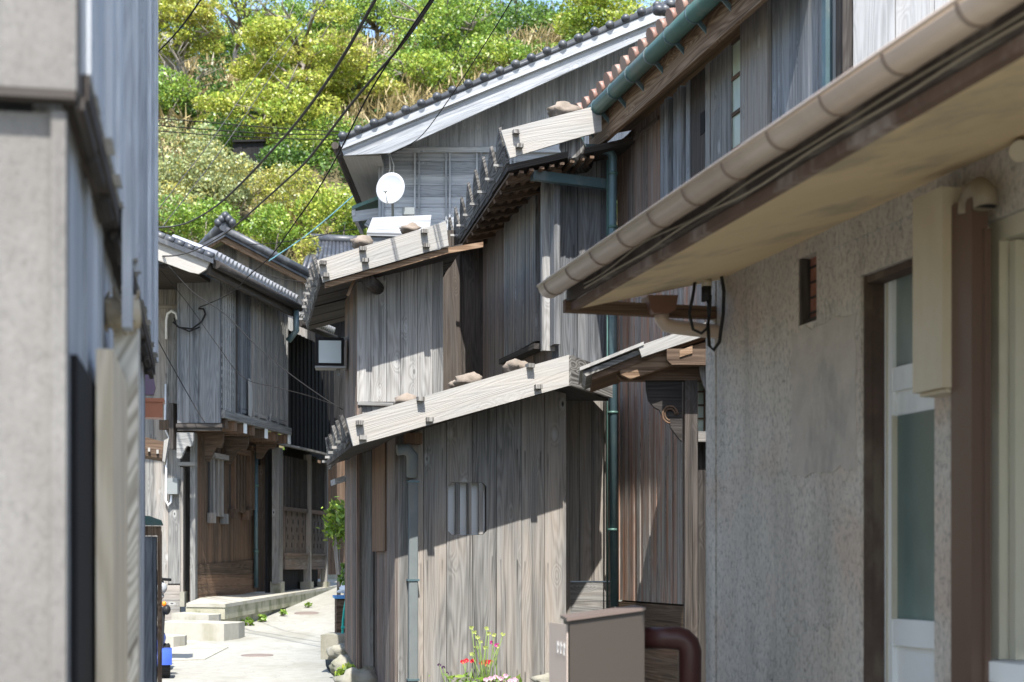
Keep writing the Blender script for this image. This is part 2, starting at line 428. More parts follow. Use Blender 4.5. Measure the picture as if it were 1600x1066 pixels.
M['cable_cy'] = plain('pale_blue_cord', (.25, .55, .62), .5, 0, .05)
M['cord'] = plain('tan_cord', (.34, .29, .22), .7, 0, .1)
M['void'] = plain('opening_shade_black', (.010, .009, .009), .9, 0, .1)  # flat black standing for the shade inside openings, no depth behind it
M['rust'] = plain('rusty_brick_infill', (.30, .13, .085), .85, 0, .4, 25, (.42, .22, .16), .5, 20)
M['dish'] = plain('white_dish_paint', (.30, .31, .32), .35, 0, .02)
M['white_pl'] = plain('white_plastic', (.72, .72, .72), .4, 0, .03)
M['grey_pl'] = plain('grey_plastic', (.20, .21, .205), .45, 0, .05)
M['shoji'] = plain('paper_panel', (.66, .67, .67), .9, 0, .04)
M['blue'] = plain('blue_scooter_paint', (.05, .10, .42), .3, 0, .08)
M['steel'] = plain('bright_steel', (.55, .55, .56), .3, .8, .05)
M['orange'] = plain('orange_reflector', (.8, .22, .02), .3, 0, .05)
M['hose'] = plain('teal_hose', (.02, .36, .30), .4, 0, .05)
M['cloth_b'] = plain('blue_plastic_sheet', (.10, .28, .55), .5, 0, .1)
M['plum'] = plain('plum_tin', (.16, .11, .15), .5, .2, .1)
M['copper_r'] = plain('new_copper', (.36, .14, .08), .4, .5, .15)
M['wet'] = plain('drain_channel', (.12, .12, .10), .8, 0, .3, 6, (.05, .06, .03), .6, 4)
M['iron'] = plain('cast_iron_cover', (.20, .16, .14), .7, .2, .2, 20)
M['fringe'] = plain('frayed_rope', (.42, .35, .25), .95, 0, .3, 30)
def glass(name, c, rough=.25):
    m = NT(name); p = m.pos(); n = m.noise(p, 90, 2)
    m.col(m.mix(m.step(m.noise(m.vmath('MULTIPLY', p, (1, 1, .5)), 2.2, 3), .35, .7), sc(c, .7), sc(c, 1.35)))
    m.b.inputs['Roughness'].default_value = rough; m.b.inputs['Specular IOR Level'].default_value = .5
    m.bump(n, .25, .004); return m.m
M['glass_g'] = glass('green_frosted_glass', (.135, .19, .17), .3)
M['glass_u'] = glass('pale_frosted_glass', (.27, .31, .28), .35)
M['glass_d'] = glass('dim_window_glass', (.06, .06, .055), .12)
M['glass_y'] = glass('greenish_window_panes', (.38, .43, .34), .3)

UP = Vector((0, 0, 1))
def V(*a): return Vector(a)
def base(pl_or_p, z=None):
    p = Vector(pl_or_p); return (p.x, p.y, p.z if z is None else z)

# ================================================================== NEAR LEFT HOUSE (out of focus)
GS = Pl(110, 3.0, vp=316, left=False)
GF = Pl(103, 3.02, ang=11.4)
g = thing('old_house', 'grey board-clad house filling the left edge, nearest to the viewer and out of focus', 'house', base(GS.W(2, 0), .1))
zl = GS.L(110, 130)[1]      # ledge height
m = MB(); m.boards(GS, [(0.10, .1), (4.6, .1), (4.6, zl), (0.10, zl)], .17, o0=-.06, th=.03, jit=.012)
lw = m.build('lower_side_wall', W['gside'], g)
m = MB(); m.boards(GS, [(.10, zl + .05), (4.62, zl + .05), (4.62, 6.3), (.10, 6.3)], .16, o0=0.0, th=.03, jit=.02)
m.rect(GS, 1.28, 1.36, zl - .28, 6.3, .034, .06); m.rect(GS, 2.05, 2.10, zl + .02, 6.3, .034, .055)
m.build('upper_side_wall', W['gside'], g)
m = MB(); m.beam(GS.W(.09, zl + .02, .0), GS.W(4.62, zl + .02, .0), .055, .05)
for k in range(11):
    a = .05 + k * .42; m.beam(GS.W(a, zl - .012 - random.uniform(0, .012), .012), GS.W(a + random.uniform(.2, .4), zl - .012 - random.uniform(0, .012), .012), .02, .025)
m.build('ledge', W['dark'], g)
m = MB(); m.rect(GF, -2.2, -.03, .1, zl - .05, -.25, -.02); m.build('front_wall', M['stucco'], g)
m = MB(); m.boards(GF, [(-2.2, zl - .01), (.025, zl - .01), (.025, 6.3), (-2.2, 6.3)], .42, o0=-.02, th=.03, jit=.004); m.rect(GF, -2.2, .01, zl + .0, 6.3, -.2, -.02)
m.build('upper_front_wall', M['stucco'], g)
m = MB(); m.beam(GF.W(-2.2, zl - .022, .0), GF.W(.02, zl - .022, .0), .045, .018); m.build('front_ledge', W['dark'], g)
m = MB(); m.rect(GF, -.028, .0, .1, zl - .05, -.06, .0); m.build('corner_board', M['stucco'], g)
# opening with sliding plank and post
m = MB(); m.rect(GS, .27, .95, .1, 1.95, -.03, -.008); m.build('doorway', M['void'], g)  # thin black sheet painted as the opening's shade
pz = GS.at(165, 545).z
m = MB(); q = Pl(150, 3.72, ang=11.4)
m.rect(q, 0, .040, .1, CZ + (HY - 545) / F * 3.72, -.9, 0); m.build('sliding_plank', W['tan'], g)
q = Pl(180, 4.45, ang=11.4)
pt = CZ + (HY - 505) / F * 4.45
m = MB()
for k in range(18):      # diagonal saw marks read from the grain direction
    pass
m.prism(q, [(-.005, .1), (.064, .1), (.064, pt), (-.005, pt)], -.16, 0, g=(q.t * .45 + UP * .9).normalized())
m.build('door_post', W['postw'], g)
m = MB(); m.tube([q.W(-.03, pt + .02, .05), q.W(.065, pt + .03, .03)], [.045, .05], 10); 
for k in range(26):
    a = random.uniform(-.045, .06); z = pt + random.uniform(-.04, .06)
    m.beam(q.W(a, z, .03), q.W(a + random.uniform(-.02, .02), z + random.uniform(.02, .05), .09), .006, .006)
m.build('frayed_beam_end', M['fringe'], g)
m = MB(); m.slab([GS.W(-.2, 6.3, .5), GS.W(4.8, 6.3, .5), GS.W(4.8, 8.2, -4), GS.W(-.2, 8.2, -4)][::-1], .12); m.build('roof', M['tile'], g)
m = MB(); q = Pl(232, 7.47, ang=11.4); m.rect(q, -3.5, -.02, .1, 6.3, -.12, -.02); m.build('back_wall', W['bluegrey'], g)

# ---- small things past its far corner
FQ = Pl(200, 9.0, ang=11.4)
fz = CZ + (HY - 838) / F * 9
g = thing('board_fence', 'narrow grey board fence end with brown corner strip and green metal cap at the left', 'fence', base(FQ.W(0, 0), .3))
m = MB(); m.boards(FQ, [(-1.0, .25), (.165, .25), (.165, fz), (-1.0, fz)], .055, o0=-.05, th=.03, jit=.004); m.build('boards', W['bluegrey'], g)
m = MB(); m.rect(FQ, .168, .192, .25, fz + .03, -.10, -.004); m.rect(FQ, -1, .19, fz + .005, fz + .06, -.06, .0); m.build('corner_strip', W['fresh'], g)
m = MB(); m.prism(FQ, [(-1, fz + .075), (.20, fz + .066), (.19, fz + .095), (.12, fz + .12), (-1, fz + .12)], -.12, .015); m.build('metal_cap', M['copper'], g)
q = Pl(226, 10.0, ang=11.4)
g = thing('hooded_copper_box', 'small copper box under a plum-coloured hood, peeping past the near left house', 'lantern', base(q.W(0, 0), CZ + (HY - 655) / F * 10))  # taken for the end of a copper box gutter, not a lamp
def zq(y, d): return CZ + (HY - y) / F * d
m = MB(); m.rect(q, -.1, .115, zq(652, 10), zq(628, 10), -.14, 0); m.build('copper_box', M['copper_r'], g, .004)
m = MB(); m.prism(q, [(-.1, zq(616, 10)), (.055, zq(616, 10)), (.068, zq(592, 10) - .05), (.05, zq(582, 10)), (-.1, zq(582, 10))], -.10, -.02); m.build('hood', M['plum'], g, .003)
m = MB(); m.rect(q, -.115, .125, zq(628, 10), zq(622, 10), -.15, .01); m.build('rim', M['copper_r'], g)
q = Pl(226, 14.0, ang=11.4)
g = thing('plank_canopy', 'small slanting plank canopy with a pale end board, left of the electric meter', 'canopy', base(q.W(0, 0), zq(718, 14)))
m = MB(); m.prism(q, [(-.25, zq(672, 14)), (.17, zq(690, 14)), (.155, zq(716, 14)), (-.25, zq(705, 14))], -.45, 0, 'h'); m.build('cover_plank', W['brown'], g)
m = MB(); m.prism(q, [(.172, zq(688, 14)), (.215, zq(684, 14)), (.18, zq(722, 14)), (.158, zq(720, 14))], -.45, .02); m.build('end_board', W['pale'], g)
m = MB()
for k in range(4): m.rect(q, -.12 + k * .075, -.10 + k * .075, zq(700 + 3 * k, 14), zq(694 + 3 * k, 14), 0, .035)
m.build_each('peg', W['pale'], g)

# ================================================================== MIDDLE PLANK-ROOFED HOUSE
ML = Pl(885, 11.9, ang=14)
MLs = Pl(620, ML.D(620), vp=200)
dA = MLs.D(585)
MA = Pl(585, dA, ang=14)
MAs = Pl(558, MA.D(558), vp=200)
MR = Pl(755, 15.0, ang=14)
MBs = Pl(755, 15.0, vp=200)
MB_ = Pl(865, MBs.D(865), ang=14)
mid = thing('plank_roofed_house', 'weathered timber house with stone-weighted plank roofs, in the middle of the lane', 'house', base(MA.W(0, 0), .5))
m = MB()
m.pxboards(MA, [(558, 400), (693, 400), (693, 628), (558, 628)], .128, o0=-.02, th=.022, jit=.008); m.build('upper_front_wall', W['silver'], mid)
m = MB(); m.pxboards(MA, [(559, 630), (700, 630), (700, 700), (559, 700)], .13, o0=-.045, th=.02)
m.pxrect(MA, 559, 628, 693, 633, -.01, .012, 'h'); m.build('lower_front_strip', W['silver'], mid)
m = MB(); a0, _ = MA.L(559, 600); a1, _ = MA.L(584, 600); zb = MA.L(560, 1042)[1]
m.rect(MA, a0 + .005, a1, zb, MA.L(560, 700)[1], -.06, -.02); m.build('corner_plank', W['silver'], mid)
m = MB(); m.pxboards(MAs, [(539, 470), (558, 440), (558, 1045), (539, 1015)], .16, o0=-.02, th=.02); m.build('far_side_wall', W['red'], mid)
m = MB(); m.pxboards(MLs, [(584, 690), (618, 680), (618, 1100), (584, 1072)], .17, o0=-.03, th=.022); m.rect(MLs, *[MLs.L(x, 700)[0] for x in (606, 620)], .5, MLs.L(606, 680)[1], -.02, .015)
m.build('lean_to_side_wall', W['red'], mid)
# lean-to front
wl = [(700, 755), (760, 755), (760, 835), (700, 835)]
sL = lambda x: ML.L(x, 800)[0]
zL = lambda x, y: ML.L(x, y)[1]
wz0, wz1 = zL(730, 836), zL(730, 754); ws0, ws1 = sL(700), sL(760)
m = MB(); ztop = lambda s: zL(885, 600) + (s - sL(885)) * .26
def lean_boards(s0, s1, z0=None, z1=None, w=.205):
    if z1 is None: poly = [(s0, z0), (s1, z0), (s1, ztop(s1)), (s0, ztop(s0))]
    else: poly = [(s0, z0), (s1, z0), (s1, z1), (s0, z1)]
    m.boards(ML, poly, w, o0=-.022, th=.022, jit=.006, var=.06)
edges = [622, 640, 662, 698, 738, 776, 815, 851, 885]
cutz = .035
for i in range(len(edges) - 1):
    s0, s1 = sL(edges[i]), sL(edges[i + 1]) - .004; r = random.random(); j = random.uniform(0, .006)
    full = [(s0, .4), (s1, .4), (s1, ztop(s1)), (s0, ztop(s0))]
    lo, hi = max(s0, ws0), min(s1, ws1)
    if hi > lo:
        # window opening with clipped corners
        segs = []
        c = .03
        below = [(s0, .4), (s1, .4), (s1, wz0 + (c if s1 >= ws1 else 0)), (hi if s1 < ws1 else ws1 + .0, wz0 + (c if s1 >= ws1 else 0))]
        below = [(s0, .4), (s1, .4), (s1, wz0), (s0, wz0)]; above = [(s0, wz1), (s1, wz1), (s1, ztop(s1)), (s0, ztop(s0))]
        m.prism(ML, below, -.022, j, rnd=r, bu=(s0, s1)); m.prism(ML, above, -.022, j, rnd=r, bu=(s0, s1))
        if s0 < ws0 - .003: m.prism(ML, [(s0, wz0), (ws0, wz0), (ws0, wz1), (s0, wz1)], -.022, j, rnd=r, bu=(s0, s1))
        if s1 > ws1 + .003: m.prism(ML, [(ws1, wz0), (s1, wz0), (s1, wz1), (ws1, wz1)], -.022, j, rnd=r, bu=(s0, s1))
        for (xx, sg) in ((ws0, 1), (ws1, -1)):
            if s0 - .01 <= xx <= s1 + .01:
                m.prism(ML, [(xx, wz1), (xx + sg * c, wz1), (xx, wz1 - c)], -.022, j - .001, rnd=r); m.prism(ML, [(xx, wz0), (xx + sg * c, wz0), (xx, wz0 + c)], -.022, j - .001, rnd=r)
    else:
        m.prism(ML, full, -.022, j, rnd=r, bu=(s0, s1))
m.build('lean_to_front_wall', W['taupe'], mid)
wn = MB(); wn.rect(ML, ws0 - .05, ws1 + .05, wz0 - .05, wz1 + .05, -.12, -.075); win = wn.build('window', M['shoji'], mid)
wn = MB()
for x in (715, 733, 751):
    s = sL(x); wn.rect(ML, s - .017, s + .017, wz0 + .004, wz1 - .004, -.020, .006)
wn.build_each('window_bar', W['taupe'], win)
wn = MB(); wn.rect(ML, ws0 - .05, ws0 - .001, wz0 - .02, wz1 + .02, -.058, -.025); wn.rect(ML, ws1 + .001, ws1 + .05, wz0 - .02, wz1 + .02, -.058, -.025); wn.build('window_frame', W['dark'], win)
# right return of the lean-to (in shade)
MC = Pl(880, 12.55, ang=14); Lc = MC.L(962, 800)[0]
m = MB(); zt = MC.L(886, 590)[1]; zlow = MC.L(886, 908)[1]
m.boards(MC, [(0.03, zlow), (Lc * .78, zlow), (Lc * .78, zt), (.03, zt)], Lc * .26, o0=-.03, th=.022)
m.rect(MC, -.012, .055, .4, zt, -.03, .02); m.boards(MC, [(0.03, .4), (Lc, .4), (Lc, zlow - .01), (.03, zlow - .01)], .16, o0=-.03, th=.03, horiz=True)
m.rect(MC, Lc * .785, Lc, zlow, zt, -.03, .015)
m.build('lean_to_return_wall', W['taupe'], mid)
m = MB(); m.pxrect(ML, 634, 676, 660, 693, .0, .12); m.build('eave_box', W['brown'], mid)
# recess and near upper block
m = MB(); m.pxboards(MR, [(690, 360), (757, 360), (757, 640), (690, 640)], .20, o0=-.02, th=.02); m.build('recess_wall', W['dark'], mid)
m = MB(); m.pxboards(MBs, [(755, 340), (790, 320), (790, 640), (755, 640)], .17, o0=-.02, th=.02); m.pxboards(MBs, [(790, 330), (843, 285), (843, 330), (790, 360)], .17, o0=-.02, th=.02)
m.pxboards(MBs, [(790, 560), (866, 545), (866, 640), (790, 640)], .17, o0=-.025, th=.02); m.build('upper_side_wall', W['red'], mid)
m = MB()
m.pxrect(MBs, 789, 345, 866, 572, -.06, -.02); sh = m.build('lattice_window', W['dark'], mid)
m = MB()
n_ = 17
sa, sb = MBs.L(792, 450)[0], MBs.L(842, 450)[0]
for k in range(n_):
    s = sa + (sb - sa) * (k + .5) / n_
    m.rect(MBs, s - .024, s + .024, MBs.L(792, 560)[1], MBs.L(843, 302)[1], -.015, .028)
m.build_each('slat', W['taupe'], sh)
m = MB(); m.beam(MBs.at(789, 566, .05), MBs.at(845, 541, .05), .12, .045); m.rect(MBs, sa - .06, sb + .1, MBs.L(843, 302)[1], MBs.L(843, 285)[1], -.01, .05, 'h'); m.build_each('sill', W['dark'], sh)
m = MB(); m.pxrect(MBs, 844, 281, 866, 549, -.01, .04); m.build('shutter_box', W['midgrey'], mid)
m = MB(); m.pxboards(MB_, [(864, 250), (953, 250), (953, 610), (864, 610)], .20, o0=-.02, th=.022, jit=.006); m.build('upper_end_wall', W['midgrey'], mid)  # darker boards stand in for the shadow missing on this wall
m = MB(); a0 = MB_.L(846, 400)[0]; a1 = MB_.L(866, 400)[0]; m.rect(MB_, a0, a1, MB_.L(860, 549)[1], MB_.L(860, 285)[1], -.02, .03); m.build('corner_plank', W['silver'], mid)
# ---- roofs
def peg_bracket(pl, x0, y0, x1, y1, par):
    """strap lying on a fascia with a short peg at each end"""
    m = MB(); q0 = pl.L(x0, y0, .02); q1 = pl.L(x1, y1, .02)
    w = .016
    m.prism(pl, [(q0[0] - w, q0[1]), (q0[0] + w, q0[1]), (q1[0] + w, q1[1]), (q1[0] - w, q1[1])], .002, .014)
    for q in (q0, q1): m.rect(pl, q[0] - .022, q[0] + .03, q[1] - .022, q[1] + .008, .002, .085)
    m.build_each('peg', W['weathered'], par)
def roof_plane(e0, e1, run, rise, name, th=.05, mat='dark'):
    """sloping plank roof from eave e0-e1, going right by run (along u) and up by rise"""
    m = MB(); u = Vector((.97, .242, 0))
    n = 9
    for k in range(n):
        a = e0.lerp(e1, k / n); b = e0.lerp(e1, (k + 1) / n) - (e1 - e0) * .004
        lift = Vector((0, 0, random.uniform(0, .012)))
        q = [a + lift, a + u * run + Vector((0, 0, rise)) + lift, b + u * run + Vector((0, 0, rise)) + lift, b + lift]
        m.slab(q, th, (u * run + Vector((0, 0, rise))).normalized())
    return m.build(name, W[mat], mid)
def stepped_eave(e0, e1, n, h, name, lean=.10):
    """overlapping short eave boards from near end e0 to far end e1, each lapping over the next"""
    m = MB(); pg = MB(); g_ = (e1 - e0).normalized(); out = Vector((-g_.y, g_.x, 0)); 
    if out.x > 0: out = -out
    L_ = (e1 - e0).length / n
    for k in range(n):
        a = e0 + g_ * (L_ * k); b = a + g_ * (L_ * 1.2)
        m.pid += 2
        o_near = .035; o_far = .006
        A = a + out * o_near; B = b + out * o_far
        hh = h * random.uniform(.92, 1.06)
        t = (B - A); lowz = -.02
        tilt = out * .035
        q = [A + UP * (lowz + .03) - out * .03, B + UP * lowz, B + UP * (hh * 1.04), A + UP * hh + tilt]
        nn = (q[1] - q[0]).cross(q[3] - q[0]).normalized()
        th = .024
        if nn.dot(out) < 0: nn = -nn
        f = q; bk = [p - nn * th for p in q]; r = random.random(); gg = t.normalized()
        def fc(p):
            c = (p[1] - p[0]).cross(p[-1] - p[0]); m.face(p, gg, r)
        cen = sum(f + bk, Vector()) / 8
        for p in ([f[0], f[1], f[2], f[3]], bk, [f[0], f[1], bk[1], bk[0]], [f[1], f[2], bk[2], bk[1]], [f[2], f[3], bk[3], bk[2]], [f[3], f[0], bk[0], bk[3]]):
            nrm = (p[1] - p[0]).cross(p[-1] - p[0]); mc = sum(p, Vector()) / len(p)
            if nrm.dot(mc - cen) < 0: p = p[::-1]
            m.face(p, gg, r)
        pp = A.lerp(B, .3) + UP * (h * .12)
        pg.beam(pp - out * .05, pp + out * .06, .024, .02)
    os_ = m.build_each(name, W['darkgrey'], mid, 2)
    for o, q in zip(os_, pg.build_each('peg', W['silver'], mid)): q.parent = o
    return o
# roof A (over the far upper block)
RA = Pl(600, dA - .42, ang=14)
m = MB(); m.pxpoly(RA, [(495, 407), (697, 346), (701, 384), (505, 441)], 0, .03, g=(RA.t + UP * .33).normalized()); fa = m.build('upper_fascia', W['pale'], mid)
for b in ((503, 411, 508, 430), (565, 389, 569, 407), (661, 362, 664, 384)): peg_bracket(RA, *b, fa)
eA0 = RA.at(499, 434); eA1 = P(388 + (499 - 388) * eA0.y / (eA0.y + 2.4), 885 - (885 - 434) * eA0.y / (eA0.y + 2.4), eA0.y + 2.4)
eA0 = eA0 + Vector((0, .06, 0)); roof_plane(eA0, eA1, 1.15, .34, 'upper_roof'); stepped_eave(eA0, eA1, 7, .2, 'upper_eave_board')
m = MB(); m.pxpoly(RA, [(508, 442), (700, 387), (755, 378), (755, 386), (700, 396), (508, 450)], -.03, .0, 'h'); m.build('eave_batten', W['fresh'], mid)
# roof B (over the near upper block)
RB = Pl(820, MB_.D(820) - .5, ang=14)
m = MB(); m.pxpoly(RB, [(783, 204), (886, 177), (940, 163), (940, 205), (893, 218), (797, 247)], 0, .03, g=(RB.t + UP * .26).normalized()); fb = m.build('near_fascia', W['pale'], mid)
peg_bracket(RB, 804, 207, 809, 229, fb)
eB0 = RB.at(797, 247) + Vector((-.02, .06, -.04)); kB = 1.30; eB1 = P(388 + (797 - 388) / kB, 885 - (885 - 250) / kB, eB0.y * kB)
roof_plane(eB0, eB1, 1.5, .42, 'near_roof'); stepped_eave(eB0, eB1, 8, .28, 'near_eave_board')
m = MB()
for k in range(11):
    p = eB0.lerp(eB1, (k + .5) / 11); m.beam(p + Vector((.02, .0, -.09)), p + Vector((.45, .11, .03)), .05, .05)
m.build('rafter', W['brown'], mid)
m = MB()
for k in range(9):
    m.beam(eB0 + Vector((.08 * k + .03, .02 * k, -.07 + .022 * k)), eB1 + Vector((.08 * k + .03, .02 * k, -.07 + .022 * k)), .035, .02)
m.build('lath', W['brown'], mid)
m = MB(); m.tube([RB.at(893, 228, -.05), RB.at(893, 228, -.05) + Vector((.1, .5, 0))], .10, 10); m.build('purlin_end', W['weathered'], mid)
m = MB(); m.tube([RA.at(574, 437, -.08), RA.at(574, 437, -.08) + Vector((.05, .4, 0))], .055, 10); m.build('purlin_end', W['dark'], mid)
m = MB(); m.beam(RA.at(556, 432, -.1), RA.at(543, 462, -.1), .025, .02); m.build('strut', W['fresh'], mid)
# lean-to roof
RL = Pl(885, ML.D(885) - .55, ang=14)
m = MB(); m.pxpoly(RL, [(541, 654), (889, 554.5), (889, 602.5), (552, 697)], 0, .035, g=(RL.t + UP * .29).normalized()); fl = m.build('lean_to_fascia', W['pale'], mid)
for b in ((560, 660, 565, 683), (655, 623, 669, 655), (826, 571, 838, 604)): peg_bracket(RL, *b, fl)
cr = RL.at(887, 555); crb = RL.at(887, 603); fe = P(951, 580, 11.85); feb = P(951, 622, 11.85)
m = MB(); gg = (fe - cr).normalized(); nn = Vector((gg.y, -gg.x, 0)).normalized() * .035
q = [crb + Vector((-.004, .01, 0)), feb, fe, cr + Vector((-.004, .01, 0))]; r = .4
m.face([p + nn for p in q], gg, r); m.face([p for p in q][::-1], gg, r)
for i in range(4):
    j = (i + 1) % 4; m.face([q[j] + nn, q[i] + nn, q[i], q[j]], gg, r)
m.build('return_fascia', W['weathered'], mid)
eL0 = RL.at(544, 692) + Vector((.0, .06, 0)); kL = 1.22; eL1 = P(388 + (544 - 388) / kL, 885 - (885 - 696) / kL, eL0.y * kL)
stepped_eave(eL0, eL1, 5, .21, 'lean_to_eave_board')
m = MB(); u = Vector((.97, .242, 0))
rl0 = RL.at(548, 690, -.02); rl1 = RL.at(890, 590, -.02); dv = Vector((-.2, .98, 0)) * 2.1
n = 8
for k in range(n):
    a = rl0.lerp(rl1, k / n); b = rl0.lerp(rl1, (k + 1) / n)
    m.slab([a, b, b + dv * (1 - .55 * k / n), a + dv * (1 - .0 * k / n)], .04, (rl1 - rl0).normalized())
b0 = rl1; m.slab([b0 + Vector((.01, .03, 0)), Vector((feb.x, feb.y + .03, feb.z + .02)), Vector((feb.x + .02, feb.y + .7, feb.z + .1)), b0 + Vector((-.55, 1.5, .03))], .04)
m.build('lean_to_roof', W['dark'], mid)
m = MB(); m.pxpoly(ML, [(622, 655), (886, 585), (886, 612), (622, 690)], -.2, -.03, 'h'); m.build('wall_plate', W['dark'], mid)
# ridge box between the roofs
RX = Pl(576, 14.2, ang=8)
m = MB(); m.pxrect(RX, 574, 362, 672, 400, -.4, 0, 'h'); m.slab([RX.at(573, 363, .03), RX.at(671, 366, .03), RX.at(674, 336, -.5), RX.at(582, 340, -.5)], .03, RX.t)
m.build('ridge_cover', W['bluegrey'], mid)
m = MB(); m.beam(P(831, 274, 12.15), P(950, 289, 12.45), .06, .075); m.build('flashing_gutter', M['copper_b'], mid)
# downpipe of the lean-to
m = MB()
m.tube([ML.at(620, 703, .12), ML.at(636, 702, .12), ML.at(644, 712, .11), ML.at(644, 745, .06)], .045, 10); 
m.rect(ML, sL(636.5), sL(650.5), .35, zL(640, 750), .012, .075); dp = m.build('downpipe', M['zinc'], mid, .006)
m = MB()
for y in (752, 905, 1060): m.rect(ML, sL(634.5), sL(652.5), zL(640, y + 3), zL(640, y), .008, .082)
m.build('pipe_collar', M['copper_b'], dp)
# shelf bracket at far corner
q = Pl(525, 13.2, ang=14)
m = MB(); m.pxpoly(q, [(523, 748), (556, 738), (556, 747), (524, 757)], -.3, 0, 'h'); m.pxrect(q, 546, 752, 556, 852, -.05, -.02); m.build('side_shelf', W['silver'], mid)
m = MB(); m.rect(MLs, *[MLs.L(x, 700)[0] for x in (587, 607)], MLs.L(587, 862)[1], MLs.L(587, 700)[1], .002, .03); m.build('side_shutter', W['brown'], mid)
# back bulk so that the house is closed
m = MB(); m.slab([P(720, 640, 16.2), P(960, 640, 14.5), P(960, 640, 20), P(720, 640, 20)], .1); m.build('back_floor', W['dark'], mid)
# stones on the roofs: single things
stones = [(565, 379, 12.6, .085, 'egg-shaped tan stone at the low left end of the upper plank roof'), (641, 358, 13.2, .075, 'tan stone on the upper plank roof below the satellite dish'),
          (879, 176, 12.2, .11, 'big rounded stone beside the red tiles, atop the highest plank fascia'), (636, 628, 11.6, .09, 'flat pale stone at the low left part of the lean-to roof'),
          (733, 596, 11.8, .10, 'pale grey stone on the lean-to roof above the barred window'), (806, 575, 11.85, .09, 'pale stone on the lean-to roof below the lattice window'),
          (712, 601, 11.9, .05, 'small broken stone chip left of the pale grey stone on the lean-to roof')]
for i, (x, y, d, r, lab) in enumerate(stones):
    m = MB(); m.blob(P(x, y, d), (r * 1.1, r * .85, r * .62), i + 1, .24, 9, 1.9)
    o = m.build('roof_stone', M['stone']); rebase(o); tag(o, lab, 'stone', 'stones weighing down the plank roofs')
# ================================================================== GREY GABLED HOUSE BEHIND (dish)
EF = Pl(700, 21.0, ang=0); EG = Pl(700, 20.3, ang=0)
e = thing('gabled_house', 'tall silver-grey gabled house with dark verge tiles behind the plank-roofed house', 'house', base(EF.W(0, 0), 1))
wy = 236
m = MB(); m.pxboards(EF, [(596, wy + 3), (900, wy + 3), (900, 420), (596, 420)], .165, o0=-.02, th=.02, horiz=True, jit=.008); m.build('board_wall', W['paleblue'], e)
gp = [(598, wy - 6), (1060, wy - 6), (1060, 40), (1010, 55)]
m = MB(); m.pxboards(EF, gp, .2, o0=-.01, th=.02, jit=.006); m.build('gable_wall', W['paleblue'], e)
m = MB(); m.pxrect(EF, 594, wy - 7, 900, wy + 2, -.02, .05, 'h'); m.pxrect(EF, 591, wy, 600, 360, -.03, .045)
for x in (648, 655, 697, 703, 745, 752, 798, 804): m.pxrect(EF, x - 1.3, wy + 2, x + 1.3, 345, .02, .035)
m.build('wall_batten', W['paleblue'], e)
m = MB(); m.pxpoly(EG, [(533, 231), (1044, 26), (1044, 42), (609, 239), (537, 243)], -.03, .0, g=(EG.t + UP * .41).normalized(), rnd=.5); m.build('bargeboard', W['paleblue'], e)
m = MB(); m.pxpoly(EG, [(531, 222), (1044, 9), (1044, 25), (534, 233)], -.03, .05, g=(EG.t + UP * .41).normalized(), rnd=.8); m.build('upper_bargeboard', W['paleblue'], e)
m = MB(); t0 = EG.at(531, 219, .03); t1 = EG.at(1046, 5, .03)
m.tube([t0, t1], .045, 8)
n = 21
for k in range(n):
    p = t0.lerp(t1, (k + .2) / n); m.blob(p + V(0, -.03, .03), (.062, .062, .055), k, .03, 6)
    p2 = t0.lerp(t1, (k + .95) / n); m.beam(p + V(0, .02, .01), p2 + V(0, .02, .03), .12, .04)
m.build('verge_tile', M['tile'], e)
# roof and soffit
el = P(533, 240, 20.4); er = EG.at(1050, 12)
m = MB(); q0 = t0 + V(-.02, .05, .0); q1 = t1 + V(0, .05, 0); back = V(0, 5, 0)
m.slab([q0, q1, q1 + back, q0 + back], .06, V(0, 1, 0)); m.build('roof', M['tile'], e)
m = MB(); a = V(el.x + .02, 20.42, el.z + .0); m.slab([a, V(EF.at(600, 240).x, 20.42, el.z + .0), V(EF.at(600, 240).x, 25, el.z + .0), a + V(0, 4.6, 0)], .03, V(0, 1, 0)); m.build('soffit', W['pale'], e)
m = MB(); m.beam(V(el.x - .02, 20.35, el.z + .02), V(el.x - .02, 25, el.z + .02), .07, .12); m.tube([V(el.x - .07, 20.3, el.z + .08), V(el.x - .07, 25, el.z + .08)], .05, 8); m.build('eave_gutter', W['dark'], e)
m = MB(); xe = EF.at(596, 240).x; m.slab([V(xe - .02, 21.03, 2), V(xe + .02, 21.03, 2), V(xe + .02, 25, 2), V(xe - .02, 25, 2)], -5.0); m.build('side_wall', W['paleblue'], e)
hz = P(550, 322, 21.3)
m = MB(); m.slab([V(hz.x, 21.3, hz.z), V(xe, 21.3, hz.z + .17), V(xe, 22.6, hz.z + .17), V(hz.x, 22.6, hz.z)], .05); hd = m.build('window_hood', M['copper'], e)
m = MB(); m.beam(V(hz.x + .02, 21.32, hz.z - .07), V(hz.x + .02, 22.5, hz.z - .07), .05, .12); m.beam(V(hz.x, 21.35, hz.z - .14), V(xe, 21.35, hz.z - .08), .04, .14)
m.beam(V(hz.x + .2, 21.36, hz.z - .2), V(xe, 21.36, hz.z - .35), .05, .12); m.build('bracket', W['paleblue'], hd)
m = MB(); b = EF.at(596, 236, .08); m.blob(b + V(.1, 0, 0), (.05, .05, .05), 2, .02, 6); m.tube([b + V(.1, 0, 0), b + V(.12, -.02, -.25), b + V(.03, -.02, -.62)], .008, 6); m.tube([b + V(.1, 0, 0), b + V(.17, -.02, -.2), b + V(.16, -.02, -.5)], .006, 6)
m.build('insulator', M['white_pl'], e)
